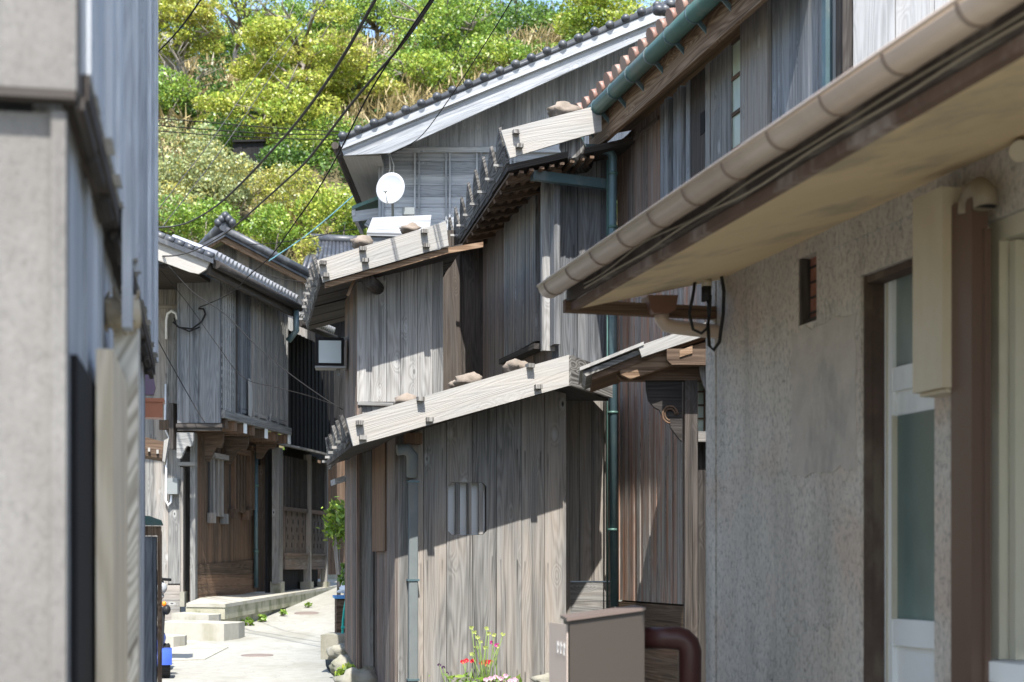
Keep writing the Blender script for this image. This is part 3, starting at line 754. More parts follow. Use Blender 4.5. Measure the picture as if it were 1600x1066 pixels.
# satellite dish
dc = P(610, 294, 19.6); dn = V(-.12, -.95, .28).normalized()
ds = thing('satellite_dish', 'round white satellite dish above the pale ridge cover of the plank-roofed house', 'satellite dish', (dc.x, dc.y, dc.z - .45))
m = MB(); yv = (UP - dn * dn.z).normalized(); xv = yv.cross(dn); nr = 6; ns = 32; R = .185; RY = .225; rings = []
for i in range(nr + 1):
    f = i / nr; rings.append([dc + xv * (R * f * math.cos(2 * math.pi * k / ns)) + yv * (RY * f * math.sin(2 * math.pi * k / ns)) - dn * (.05 * (1 - f * f)) for k in range(ns)])
for i in range(nr):
    for k in range(ns):
        j = (k + 1) % ns
        q = [rings[i][k], rings[i + 1][k], rings[i + 1][j], rings[i][j]]
        if i == 0: q = [rings[0][0], rings[1][k], rings[1][j]]
        m.face(q, None, .5, None, True); m.face([p - dn * .012 for p in q[::-1]], None, .5, None, True)
for k in range(ns):
    j = (k + 1) % ns; m.face([rings[nr][k], rings[nr][k] - dn * .012, rings[nr][j] - dn * .012, rings[nr][j]], None, .5)
m.build('reflector', M['dish'], ds)
m = MB(); m.tube([dc - yv * RY, dc - yv * (RY + .05) + dn * .12, dc - yv * .2 + dn * .26], .010, 8); m.blob(dc - yv * .19 + dn * .27, (.032, .04, .03), 3, .02, 6); m.build('feed_arm', M['white_pl'], ds)
m = MB(); m.tube([dc - dn * .05, dc - dn * .14, dc - dn * .16 - UP * .3], .018, 8); m.beam(dc - dn * .16 - UP * .22 + V(.12, 0, 0), dc - dn * .16 - UP * .22 + V(.28, 0, 0), .08, .09); m.build('mast', M['grey_pl'], ds)

# ================================================================== FAR LEFT HOUSE
FF = Pl(345, 20.0, vp=1240, left=False)
FB = Pl(345, 20.0, ang=0); FG = Pl(280, 20.5, ang=0)
FW = Pl(300, 20.6, vp=1240, left=False)
f = thing('bay_fronted_house', 'tiled house with a slatted bay overhanging the lane, far left where the lane bends', 'house', base(FF.W(0, 0), .9))
m = MB(); m.pxboards(FG, [(215, 480), (282, 480), (282, 912), (215, 912)], .19, o0=-.02, th=.022, jit=.008)
m.build('gable_wall', W['taupe'], f)
m = MB(); m.pxboards(FG, [(215, 395), (285, 405), (285, 478), (215, 478)], .2, o0=0.0, th=.022, jit=.006); m.pxrect(FG, 215, 476, 285, 481, -.01, .04, 'h'); m.build('upper_gable_wall', W['taupe'], f)
m = MB(); m.pxboards(FG, [(215, 914), (281, 914), (281, 1010), (215, 1010)], .33, o0=-.03, th=.04, horiz=True); m.build('base_boards', W['taupe'], f)
m = MB(); m.pxboards(FB, [(277, 405), (345, 430), (345, 661), (277, 661)], .16, o0=-.02, th=.02, jit=.005); m.pxrect(FB, 313, 435, 344, 661, .004, .025); m.build('bay_front_wall', W['midgrey'], f)  # boards darker than the sunlit gable's, shade put into their colour
m = MB(); m.pxrect(FB, 275, 662, 347, 668, -.05, .04, 'h'); m.pxrect(FB, 277, 668.5, 345, 673, -.05, .02, 'h'); m.build('bay_front_sill', W['dark'], f)
m = MB(); s0 = FF.L(345.5, 600)[0]; s1 = FF.L(450, 600)[0]; zb = FF.L(346, 641)[1]; zt = FF.L(346, 437)[1]
m.rect(FF, s0, s1, zb, zt, -.08, -.03); by = m.build('bay', W['dark'], f)
m = MB(); m.rect(FF, s0, s1 + .02, zb - .10, zb, -.06, .05, 'h'); m.rect(FF, s0, s1 + .02, zt, zt + .09, -.06, .04, 'h'); m.build_each('bay_rail', W['taupe'], by)
# lattice panel, dark slot, five shutters
def S_(x): return FF.L(x, 550)[0]
m = MB(); a, b = S_(346), S_(367); m.rect(FF, a, b, zb, zt, -.028, -.012)
for k in range(6):
    s = a + (b - a) * (k + .5) / 6; m.rect(FF, s - .018, s + .018, zb, zt, -.01, .016)
for k in range(17):
    z = zb + (zt - zb) * (k + .5) / 17; m.rect(FF, a, b, z - .022, z + .022, -.012, .004, 'h')
m.build('lattice_panel', W['silver'], by)
xs = [374, 391, 402, 417, 432.5, 449]
for i in range(5):
    m = MB(); a, b = S_(xs[i]) + .01, S_(xs[i + 1]) - .012; o = .012 if i % 2 else -.012
    m.rect(FF, a, b, zb, zt, o - .02, o); m.rect(FF, a, a + .045, zb, zt, o, o + .03); m.rect(FF, b - .04, b, zb, zt, o, o + .03)
    m.rect(FF, a, b, zb + .04, zb + .1, o, o + .02, 'h')
    nn = 4
    for k in range(nn):
        s = a + .06 + (b - a - .12) * (k + .5) / nn; m.rect(FF, s - .028, s + .014, zb + .1, zt - .03, o, o + .026)
    m.build('shutter', W['taupe'] if i else W['midgrey'], by)
m = MB(); a = S_(384); 
cz = FF.L(384, 640)[1] + .14
pts = [(a - .02 + .0, cz - .22)] + [(a - .02 + .22 * math.cos(t) * .6, cz + .28 * math.sin(t)) for t in [math.radians(x) for x in range(-60, 100, 12)]]
m.prism(FF, pts, .045, .06); m.build('leaning_disc', W['pale'], by)
# joists under the bay
m = MB()
for x in (352, 366, 380, 394, 413, 431, 447):
    s = S_(x); m.rect(FF, s - .05, s + .05, zb - .23, zb - .105, -.9, .02)
m.build_each('joist', W['brown'], f)
m = MB(); m.rect(FF, s0 - .05, s1 + .6, zb - .5, zb + .1, -.70, -.64); m.build('bay_back', W['dark'], f)
m = MB()
for x in (380, 413, 449):
    s = S_(x); m.rect(FF, s - .055, s + .055, zb - .235, zb - .10, .024, .034)
m.build_each('joist_cap', M['door_p'], f)
# carved brackets
def carved(pl, x0, x1, y0, y1, th, mat, par, nm='carved_bracket'):
    pts = [(x0, y0), (x1, y0)]; n = 22
    for k in range(n + 1):
        t = k / n
        x = x1 - (x1 - x0) * (t ** 1.15); y = y0 + (y1 - y0) * (.28 + .72 * t)
        y += math.sin(t * math.pi * 3.2) * (y1 - y0) * .10
        pts.append((x, y))
    m = MB(); m.pxpoly(pl, pts, -th, 0, 'h')
    return m.build(nm, mat, par)
carved(Pl(300, 19.9, ang=0), 276, 302, 676, 718, .07, W['silver'], f)
for (x0, x1, y0, y1, d) in ((320, 349, 676, 722, 20.7), (352, 388, 678, 726, 21.6), (400, 432, 684, 718, 22.6)):
    carved(Pl(x0, d, ang=0), x0, x1, y0, y1, .08, W['brown'], f)
# lower storey
m = MB(); pb = [(304, 672), (399, 690), (399, 872), (304, 880)]
m.pxboards(FW, [(303, 672), (399, 690), (399, 874), (303, 884)], .17, o0=-.02, th=.018); m.build('lower_wall', W['brown'], f)
m = MB(); m.pxboards(FW, [(303, 884), (399, 874), (399, 925), (303, 942)], .42, o0=-.01, th=.04, horiz=True); m.build('skirting', W['brown'], f)
m = MB(); q = Pl(302, 20.5, ang=0); m.pxrect(q, 297, 676, 305, 944, -.15, 0); m.pxrect(q, 281, 730, 286, 944, -.15, 0); m.pxrect(q, 278, 722, 305, 728, -.12, .03, 'h'); m.build_each('door_post', W['taupe'], f)
m = MB(); q = Pl(290, 21.1, ang=0); m.pxrect(q, 280, 728, 300, 935, -.05, 0); m.build('alcove_door', W['dark'], f)
m = MB(); q = Pl(290, 20.45, ang=0); m.pxrect(q, 281, 925, 288, 948, -.2, .03); m.build_each('post_base', M['stone_g'], f)
def grille(x0, x1, y0, y1, n, frame):
    m = MB(); a, b = FW.L(x0, 750)[0], FW.L(x1, 750)[0]; z1, z0 = FW.L(x0, y0)[1], FW.L(x0, y1)[1]
    m.rect(FW, a, b, z0, z1, -.002, .012); o = m.build('grille_window', W['dark'], f)
    m = MB(); m.rect(FW, a - .03, b + .03, z1, z1 + .07, .0, .13, 'h')
    for k in range(n): 
        s = a + (b - a) * (k + .5) / n; m.rect(FW, s - .035, s + .035, z0, z1, .016, .07)
    for s in (a, b): m.rect(FW, s - .04, s + .04, z0 - .1, z0 + .04, .016, .11)
    m.build_each('bar', frame, o)
grille(324, 344, 716, 806, 3, W['taupe']); grille(358, 378, 708, 800, 4, W['brown']); grille(382, 397, 704, 796, 3, W['brown'])
m = MB(); q = FW.at(400, 800, .08); m.tube([V(q.x, q.y, FW.at(400, 918).z), V(q.x, q.y, FW.at(400, 700).z)], .032, 8); 
dp = m.build('downpipe', M['copper_b'], f)
m = MB(); 
for y in (760, 862): m.tube([V(q.x, q.y, FW.at(400, y).z - .02), V(q.x, q.y, FW.at(400, y).z + .02)], .042, 8)
m.build('pipe_collar', M['copper'], dp)
m = MB(); q = Pl(399, FW.D(399), ang=10); m.pxboards(q, [(399, 690), (436, 690), (436, 925), (399, 925)], .2, o0=-.42, th=.02); m.build('recess_wall', W['brown'], f)
# second section with lattice screens
F2 = Pl(437, 23.0, vp=1240, left=False)
m = MB()
for x, w_ in ((436, .17), (483, .07), (509, .06)):
    s = F2.L(x, 800)[0]; z0 = F2.L(x, 912)[1]; m.rect(F2, s - w_ / 2, s + w_ / 2, z0, F2.L(436, 700)[1], -.08, .03)
m.build_each('screen_post', W['taupe'], f)
m = MB()
for x in (437, 483, 509):
    s = F2.L(x, 800)[0]; z0 = F2.L(x, 912)[1]; m.rect(F2, s - .08, s + .08, z0 - .25, z0 + .03, -.12, .05)
m.build_each('post_base', M['stone_g'], f)
for (xa, xb) in ((446, 481), (485, 508)):
    a, b = F2.L(xa, 800)[0], F2.L(xb, 800)[0]; zb2 = F2.L(446, 890)[1]; zt2 = F2.L(446, 712)[1]; zm = F2.L(446, 795)[1]
    m = MB(); m.rect(F2, a, b, zb2 + .22, zt2, -.06, -.03); m.rect(F2, a, b, zb2, zb2 + .21, -.04, .0, 'h'); m.rect(F2, a, b, zb2 + .21, zb2 + .25, -.03, .03, 'h'); m.rect(F2, a, b, zm - .03, zm + .03, -.03, .01, 'h')
    sp = m.build('lattice_screen', W['red'], f)
    m = MB(); k_ = int((b - a) / .06)
    for k in range(k_):
        s = a + (b - a) * (k + .5) / k_; m.rect(F2, s - .016, s + .016, zm + .03, zt2, -.03, -.005)
    for r_ in range(5):
        for k in range(4):
            s = a + (b - a) * (k + .5 + .25 * (r_ % 2)) / 4.3; z = zb2 + .34 + r_ * .12; m.rect(F2, s - .012, s + .012, z, z + .07, -.03, -.022)
    m.build_each('bar', W['dark'], sp)
m = MB(); a, b = F2.L(440, 800)[0], F2.L(512, 800)[0]; z = F2.L(446, 712)[1]
for k in range(22):
    s = a + (b - a) * k / 22; m.slab([F2.W(s, z + .12, .28), F2.W(s + (b - a) / 23, z + .12, .28), F2.W(s + (b - a) / 23, z + .28, -.5), F2.W(s, z + .28, -.5)], .03)
m.build('porch_roof', W['silver'], f)
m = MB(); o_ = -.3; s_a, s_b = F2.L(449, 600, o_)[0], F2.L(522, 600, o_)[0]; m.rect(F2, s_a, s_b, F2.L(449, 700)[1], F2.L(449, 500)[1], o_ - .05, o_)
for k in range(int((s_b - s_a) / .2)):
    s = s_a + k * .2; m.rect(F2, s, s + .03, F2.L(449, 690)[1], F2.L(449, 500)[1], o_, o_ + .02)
m.build('upper_rear_wall', W['black'], f)  # black boards take the place of the recess shade
m = MB(); m.rect(F2, F2.L(436, 600)[0], F2.L(512, 600)[0], .8, F2.L(449, 700)[1], -.22, -.17); m.build('rear_wall', W['black'], f)  # black sheet painted as the shaded void under the screens
m = MB(); q = Pl(300, 21.4, ang=0); m.pxrect(q, 262, 640, 304, 940, -.1, 0); m.build('inner_wall', W['dark'], f)
# roof of the bay part
K_ = (1240 - 331) * 18.9
def ev(px, dx=0, dz=0):
    d = K_ / (1240 - px); zz = CZ + (HY - 404) / F * 18.9
    return V((px - CX) / F * d + dx, d, zz + dz)
m = MB(); a, b = ev(329), ev(461); run = V(-2.6, .0, 1.1)
m.slab([a + V(0, -.05, .03), b + V(0, 0, .03), b + run, a + run + V(0, -.05, 0)], .05); m.build('roof', M['tile'], f)
m = MB(); N_ = 24
for k in range(N_):
    p = a.lerp(b, (k + .5) / N_); m.tube([p + V(.05, 0, .035), p + V(-.5, 0, .035 + .21)], [.062, .062], 8)
    p = a.lerp(b, (k + 1.0) / N_); m.disc(p + V(.045, 0, .0), V(1, -.2, 0), .05, .03, 10)
m.build('eave_tile', M['tile_s'], f)
m = MB(); m.tube([a + V(.07, 0, -.08), b + V(.07, 0, -.08)], .055, 8); m.beam(a + V(-.03, 0, -.12), b + V(-.03, 0, -.12), .05, .16)
gt = m.build('gutter', W['dark'], f)
m = MB(); q = ev(457, .05, 0); m.tube([q + V(0, 0, -.1), q + V(0, .02, -.42), q + V(-.12, .06, -.56)], .045, 8); m.build('downpipe', M['copper_b'], gt)
q = Pl(300, 18.85, ang=0)
m = MB(); m.pxpoly(q, [(215, 362), (331, 402), (322, 421), (310, 428), (296, 425), (215, 395)], 0, .045, g=(q.t - UP * .42).normalized()); m.build('bargeboard', W['pale'], f)
m = MB()
for k in range(8):
    x = 212 + k * 15.2; y = 352 + k * 6.0
    m.slab([q.at(x, y + 3, .10), q.at(x + 15, y + 9, .10), q.at(x + 15, y + 7, -.2), q.at(x, y + 1, -.2)], .07); 
    m.tube([q.at(x + 1, y + 2, .06), q.at(x + 15, y + 8, .06)], .05, 8)
m.build('verge_tile', M['tile'], f)
m = MB(); m.slab([V(ev(330).x - 2.6, 19.0, 5.24), V(ev(330).x - .35, 19.0, 5.24), V(ev(330).x + .1, 22.6, 5.24), V(ev(330).x - 2.6, 22.6, 5.24)], .05); m.build('eave_ceiling', W['dark'], f)
# second roof further along
m = MB(); a = P(462, 497, 22.8); b = P(519, 521, 25.5); run = V(-2.2, .2, .95)
m.slab([a + V(0, 0, .02), b + V(0, 0, .02), b + run, a + run], .05); m.build('rear_roof', M['tile'], f)
m = MB()
for k in range(18):
    p = a.lerp(b, (k + .5) / 18); m.tube([p + V(.05, 0, .03), p + V(-.45, 0, .22)], .06, 8)
m.build('rear_eave_tile', M['tile_s'], f)
m = MB(); m.tube([a + V(.06, 0, -.08), b + V(.06, 0, -.08)], .05, 8); m.build('rear_gutter', W['dark'], f)
# fittings on this wall
wm = thing('electric_meter', 'grey electric meter box with a looped cable on the lit wall of the bay-fronted house', 'meter', base(FG.at(268, 776, .06)))
m = MB(); m.pxrect(FG, 261, 747, 277, 772, .025, .14); m.build('casing', M['grey_pl'], wm, .01)
m = MB(); m.tube([FG.at(268, 772, .06), FG.at(267, 785, .06), FG.at(263, 790, .06), FG.at(259, 782, .06), FG.at(260, 700, .05), FG.at(266, 688, .05), FG.at(258, 670, .05), FG.at(259, 600, .05)], .014, 8); m.build('conduit', M['white_pl'], wm)
ch = thing('cable_hook', 'pale curved hook holding black cable loops on the bay-fronted house', 'hook', base(FG.at(265, 520, .1)))
m = MB(); m.tube([FG.at(260, 530, .06), FG.at(260, 500, .1), FG.at(262, 490, .14), FG.at(268, 486, .16), FG.at(275, 490, .16), FG.at(277, 499, .14)], .018, 8); m.build('hook', M['white_pl'], ch)
m = MB(); m.tube([FG.at(270, 503, .62), FG.at(280, 512, .6), FG.at(300, 514, .6), FG.at(315, 503, .56), FG.at(321, 491, .55), FG.at(318, 483, .55), FG.at(310, 482, .55)], .012, 6); m.tube([FG.at(272, 497, .6), FG.at(276, 510, .6), FG.at(296, 518, .6), FG.at(312, 511, .56)], .010, 6); m.build('cable_loop', M['cable'], ch)

# ---- houses behind
HB = Pl(350, 27.0, ang=22)
h = thing('tiled_house', 'house behind the bay-fronted house with a pale bargeboard and ridge ornament', 'house', base(HB.W(0, 0), 1.2))
m = MB(); m.pxpoly(HB, [(352, 366), (487, 437), (487, 449), (345, 377)], .3, .36, g=(HB.t - UP * .5).normalized()); m.pxpoly(HB, [(352, 366), (345, 377), (300, 405), (300, 396)], .3, .36); m.build('bargeboard', W['fresh'], h)
m = MB(); m.pxboards(HB, [(352, 380), (490, 448), (560, 560), (330, 560)], .22, o0=-.02, th=.02); m.pxboards(HB, [(352, 380), (330, 560), (290, 560), (290, 415)], .22, o0=-.02, th=.02); m.build('gable_wall', W['taupe'], h)
m = MB(); A = HB.at(352, 361, .42); B = HB.at(491, 434, .42); Cc = HB.at(295, 392, .42); bk = -HB.n * 4
m.slab([A, A + bk, B + bk, B][::-1], .09); m.slab([A, Cc, Cc + bk, A + bk][::-1], .09)
m.tube([A + UP * .02, B + UP * .03], .07, 8); m.build('roof', M['tile'], h)
m = MB(); m.tube([A + UP * .1, A + bk + UP * .1], .12, 8)
for k in range(5): m.blob(A + V(-.12 + .06 * k, 0, .14 + .06 * (2 - abs(2 - k))), (.07, .08, .08), k, .05, 6)
m.build('ridge_tile', M['tile'], h)
IB = Pl(520, 34.0, ang=-4)
h = thing('tile_roofed_house', 'far house showing only its dark tiled roof ridge below the hillside', 'house', base(IB.W(0, 0), 1.8))
m = MB(); R0 = IB.at(486, 380); R1 = IB.at(575, 384); E0 = IB.at(470, 425, 2.2); E1 = IB.at(590, 432, 2.2)
n = 16
m.slab([E0, E1, R1, R0], .08); m.slab([R0, R1, R1 + V(0, 2.4, -1), R0 + V(0, 2.4, -1)], .08); m.build('roof', M['tile'], h)
m = MB()
for k in range(n):
    m.tube([E0.lerp(E1, (k + .5) / n) + UP * .04, R0.lerp(R1, (k + .5) / n) + UP * .04], .05, 6)
m.tube([R0 + UP * .1, R1 + UP * .1], .11, 8); m.build('roof_tile', M['tile'], h)
m = MB(); m.boards(IB, [(-.6, 1.6), (.9, 1.6), (.9, 7.2), (-.6, 7.2)], .2, o0=1.4, th=.02); m.build('wall', W['dark'], h)
KB = Pl(520, 27.5, vp=200)
h = thing('brown_shed', 'brown board-walled house at the end of the lane behind the green shrub', 'house', base(P(530, 900, 28)))
q = Pl(505, 27.5, ang=0); m = MB(); m.pxboards(q, [(490, 700), (580, 700), (580, 905), (490, 905)], .3, o0=-.02, th=.02); m.build('wall', W['brown'], h)
m = MB(); m.pxboards(q, [(480, 480), (580, 480), (580, 699), (480, 699)], .3, o0=.02, th=.02); m.build('upper_wall', W['black'], h)  # black upper part stands for the shaded recess, not for dark timber
m = MB(); m.pxrect(q, 500, 898, 580, 925, -.2, .12); m.build('stone_base', M['stone_g'], h)
m = MB(); m.slab([q.at(490, 480, .4), q.at(600, 480, .4), q.at(600, 440, -2), q.at(490, 440, -2)], .1); m.build('roof', M['tile'], h)
# ================================================================== RED-TILED HOUSE (right, upper)
CS = Pl(965, 12.7, vp=200)
c = thing('red_tiled_house', 'tall brown timber house with red roof tiles and a green copper gutter, at the right', 'house', base(CS.W(0, 0), .4))
def cs(x): return CS.L(x, 500)[0]
zT = 5.0
s_end = cs(1334)
m = MB(); m.rect(CS, cs(965), s_end, .3, zT, -.2, -.04); m.build('wall_core', W['dark'], c)
zmid = CS.L(965, 470)[1]; zlow = CS.L(975, 938)[1]
m = MB(); m.boards(CS, [(0, zlow), (cs(1200), zlow), (cs(1200), zmid), (0, zmid)], .075, o0=-.03, th=.03, gap=.002, jit=.012); m.build('lower_wall', W['rusty'], c)
m = MB(); m.boards(CS, [(0, .3), (cs(1200), .3), (cs(1200), zlow - .01), (0, zlow - .01)], .3, o0=-.03, th=.045, horiz=True); m.build('base_boards', W['brown'], c)
m = MB(); m.boards(CS, [(0, zmid + .005), (cs(1032), zmid + .005), (cs(1032), zT), (0, zT)], .15, o0=-.03, th=.03, jit=.006)
zbt = CS.L(968, 238)[1]; m.rect(CS, .02, cs(1031), zbt - .015, zbt + .015, .006, .022, 'h')
m.build('upper_wall', W['red'], c)
m = MB(); m.boards(CS, [(cs(1208), zmid), (cs(1298), zmid), (cs(1298), 5.6), (cs(1208), 5.6)], .13, o0=-.03, th=.03, jit=.012)
m.build('upper_wall', W['bluegrey'], c)
m = MB()
for i, x in enumerate((1033, 1043, 1053, 1063, 1073)):
    m.rect(CS, cs(x), cs(x) + .075, zmid, zT, -.03, .006 + .02 * (i % 2))
m.build('board_and_batten', W['bluegrey'], c)
m = MB(); m.rect(CS, cs(1077), cs(1104), zmid, zT, -.03, .0); dr = m.build('shutter_door', W['dark'], c)
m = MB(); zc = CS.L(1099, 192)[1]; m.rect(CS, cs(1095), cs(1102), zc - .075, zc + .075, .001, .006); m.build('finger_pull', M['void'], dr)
m = MB(); m.rect(CS, cs(1105), cs(1112), zmid, zT, -.03, .015); m.rect(CS, cs(1130), cs(1145), zmid, zT, -.03, .012); m.rect(CS, cs(1113), cs(1129), zmid, zT, -.03, .01)
m.rect(CS, cs(1163), cs(1205), zmid, zT + .5, -.03, .03); m.build('post', W['taupe'], c)
m = MB(); m.rect(CS, cs(1145), cs(1164), zmid, zT, -.035, .0); wd = m.build('window', M['glass_y'], c)
m = MB(); z = zmid + .1
while z < zT: m.rect(CS, cs(1145), cs(1162), z - .012, z + .012, .001, .012, 'h'); z += .24
m.build_each('glazing_bar', W['brown'], wd)
m = MB(); m.rect(CS, cs(1299), cs(1305), zmid, 6, -.03, .06); m.build('copper_pipe', M['copper_b'], c)
m = MB(); m.rect(CS, cs(1306), cs(1320), zmid, 6, -.03, .02); m.build('pale_post', W['pale'], c)
m = MB(); m.rect(CS, cs(1321), cs(1332), zmid, 6, -.03, .06); m.build('dark_post', W['dark'], c)
# pale bay, whitened and turned so that it reads as sunlit
q = Pl(1333, CS.D(1333) - .02, ang=-28)
m = MB(); m.boards(q, [(0, 2.5), (2.6, 2.5), (2.6, 6.3), (0, 6.3)], .21, o0=-.04, th=.03); m.build('sunlit_pale_bay', W['white'], c)
# eave, tiles, gutter
g0 = P(905, 197, 12.6); kk = 705 * 12.6
def gp_(px, dx=0, dz=0, d=None):
    d = d or kk / (px - 200); return V((px - CX) / F * d + dx, d, g0.z + dz)
g1 = gp_(0, d=6.6) if False else V((200 - CX) / F * 8.9 + kk / F, 8.9, g0.z)
m = MB(); m.tube([g0, g1], .062, 12); gt = m.build('gutter', M['copper'], c)
m = MB(); Lg = (g1 - g0).length; gd = (g1 - g0).normalized(); out = V(-.97, -.24, 0)
k = .12
while k < Lg:
    p = g0 + gd * k; m.tube([p - gd * .008, p + gd * .008], .068, 12)
    m.beam(p + out * -.03 + UP * -.05, p + out * -.14 + UP * -.16, .012, .03); k += .42
m.build_each('gutter_bracket', M['copper_b'], gt, 2)
m = MB(); fo = out * -.10
m.beam(g0 + fo + UP * -.10, g1 + fo + UP * -.10, .035, .26); m.build('eave_board', W['fresh'], c)
m = MB(); n = int(Lg / .2)
for k in range(n):
    p = g0 + gd * (.06 + k * .2); r = random.uniform(.052, .064)
    m.tube([p + out * .03 + UP * .10, p + out * -.35 + UP * .25], [r, r * .95], 9); m.tube([p + out * .035 + UP * .10, p + out * .0 + UP * .11], [r * 1.12, r * 1.1], 9)
    m.beam(p + gd * .1 + out * .02 + UP * .065, p + gd * .1 + out * -.35 + UP * .20, .16, .03)
m.build('roof_tile', M['tile_r'], c)
m = MB(); u2 = out * -4.2 + UP * 1.6
m.slab([g0 + UP * .07 + out * .0, g1 + UP * .07 + out * .0, g1 + u2, g0 + u2], .06); m.build('roof', M['tile_r'], c)
m = MB(); m.slab([g0 + fo + UP * -.06, g1 + fo + UP * -.06, g1 + fo + out * -.5 + UP * .06, g0 + fo + out * -.5 + UP * .06], .03, gd); m.build('eave_soffit', W['brown'], c)
# dark ridge ornament of tile
m = MB()
for k in range(6): m.blob(P(1030 + k * 9, 16 - k * 4 + (k % 2) * 4, 16), (.07, .07, .06), k, .1, 6)
m.build('ridge_tile', M['tile'], c)
# downpipe
zdp = CS.L(960, 960)[1]; dpp = 12.35
def dq(x, y): return P(x, y, dpp)
m = MB(); m.tube([dq(904, 200), dq(905, 224), dq(908, 230), dq(914, 232), dq(944, 234), dq(953, 237), dq(957, 245), dq(957, 400), dq(960, 948)], [.05, .04, .038, .037, .037, .038, .037, .036, .036], 12); dp = m.build('downpipe', M['copper_b'], c)
m = MB()
for y in (272, 355, 462, 598, 645, 828): m.tube([dq(957.5, y - 2), dq(957.5, y + 2)], .043, 12)
m.beam(dq(950, 598) + V(0, .02, 0), dq(966, 598) + V(0, .05, 0), .02, .012); m.build('pipe_collar', M['copper'], dp)
m = MB(); m.tube([dq(949, 250), dq(949, 950)], .007, 6); m.build('copper_strip', M['copper'], dp)

# ---- entrance porch of the red-tiled house
po = Pl(905, 10.3, ang=-2)
PD = MB()
por = thing('entrance_porch', 'small wooden entrance porch with shingle roof and carved bracket beside the concrete house', 'porch', base(P(1085, 900, 10.3), .4))
m = MB(); st = [(906, 578), (1000, 541)]
for k in range(6):
    x0 = 906 + k * 15.6; y0 = 574 - k * 6.3
    a = po.at(x0, y0, .02 + .006 * k); b = po.at(x0 + 22, y0 - 8.8, .02 + .006 * k)
    bk = V(.03, 1, 0) * .8
    m.slab([a, b, b + bk, a + bk], .022, V(.03, 1, 0))
m.build('shingle_course', W['pale'], por)
m = MB(); m.pxpoly(po, [(910, 581), (1001, 545), (1001, 553), (916, 588)], -.8, .0, 'h'); m.build('shingle_underlay', W['weathered'], por)
m = MB(); m.pxpoly(po, [(997, 541), (1125, 496), (1125, 517), (1003, 558)], -.02, .04, g=(po.t + UP * .36).normalized()); m.build('bargeboard', W['pale'], por)
m = MB(); m.pxpoly(po, [(925, 582), (1125, 510), (1125, 522), (925, 594)], -.8, -.03, 'h'); m.build('roof_deck', W['brown'], por)
m = MB(); m.pxpoly(po, [(968, 573), (1130, 527), (1130, 545), (985, 592), (970, 585)], -.12, -.04, 'h'); m.pxpoly(po, [(1062, 548), (1082, 540), (1082, 552), (1062, 558)], -.05, .06, 'h'); m.build('rafter', W['fresh'], por)
m = MB(); m.pxpoly(po, [(964, 572), (1125, 572), (1125, 594), (972, 594), (964, 586)], -.25, -.14, 'h'); m.pxpoly(po, [(1042, 545), (1125, 545), (1125, 570), (1050, 570), (1042, 562)], -.05, .05, 'h'); m.build('beam', W['brown'], por)
pts = [(1066, 595), (1066, 690), (1060, 684), (1048, 668), (1046, 655), (1042, 650), (1034, 648), (1030, 640), (1022, 636), (1013, 625), (1010, 610), (1009, 595)]
m = MB(); m.pxpoly(po, pts, -.24, -.17, 'h'); br = m.build('carved_bracket', W['dark'], por)
m = MB()
for R in (.05, .035):
    cpt = po.at(1047, 648, -.16); m.tube([cpt + po.t * (R * math.cos(t)) + UP * (R * 1.15 * math.sin(t)) for t in [2 * math.pi * k / 20 for k in range(16)]], .007, 6)
m.build('scroll', W['brown'], br)
m = MB(); m.pxrect(po, 1070, 573, 1090, 1130, -.25, -.15); m.build('post', W['dark'], por)
m = MB(); m.pxpoly(po, [(1091, 690), (1135, 690), (1135, 1130), (1091, 1130)], -.3, -.26); m.build('side_panel', W['dark'], por)
m = MB(); m.pxrect(po, 1091, 674, 1135, 690, -.3, -.14, 'h'); m.build('rail', W['taupe'], por)
m = MB(); m.pxrect(po, 1091, 590, 1135, 674, -.36, -.34); tr = m.build('lattice_transom', M['glass_y'], por)
m = MB()
for x in (1101, 1110, 1119): m.pxrect(po, x - 1.5, 590, x + 1.5, 674, -.335, -.31)
for y in (612, 633, 654): m.pxrect(po, 1091, y - 1.2, 1135, y + 1.2, -.338, -.318, 'h')
m.build_each('glazing_bar', W['brown'], tr)
pts = [(1093, 567), (1130, 567), (1130, 615)] + [(1116 - 23 * math.sin(t), 567 + 50 * math.cos(t)) for t in [math.radians(x) for x in range(8, 88, 10)]]
m = MB(); m.pxpoly(po, pts, -.1, -.06); m.build('carved_bracket', W['taupe'], por)

# ================================================================== NEAR RIGHT ROUGHCAST HOUSE
DS = Pl(1120, 7.5, vp=150)
def dz(x, y, o=0): return DS.L(x, y, o)
d = thing('rendered_house', 'roughcast concrete house with deep ochre soffit and beige gutter, nearest on the right', 'house', base(DS.W(0, 0), .1))
def dsx(x): return DS.L(x, 800)[0]
zs_ = dz(1121, 416)[1]
sE = 5.2
x_d0, x_d1 = dsx(1345), dsx(1460); x_w0 = dsx(1537)
ztopd = dz(1342, 432)[1]; ztopw = dz(1560, 340)[1]; zsill = dz(1560, 1045)[1]
sv0, sv1 = dsx(1247), dsx(1276); zv1, zv0 = dz(1247, 405)[1], dz(1247, 510)[1]
m = MB(); T0, T1 = -.14, 0.0
m.rect(DS, 0, sv0, .0, zs_, T0, T1); m.rect(DS, sv0, sv1, .0, zv0, T0, T1); m.rect(DS, sv0, sv1, zv1, zs_, T0, T1); m.rect(DS, sv1, x_d0, .0, zs_, T0, T1)
m.rect(DS, x_d0, x_d1, ztopd, zs_, T0, T1); m.rect(DS, x_d1, x_w0, .0, zs_, T0, T1); m.rect(DS, x_w0, sE, ztopw, zs_, T0, T1); m.rect(DS, x_w0, sE, .0, zsill, T0, T1)
m.build('wall', M['conc'], d)
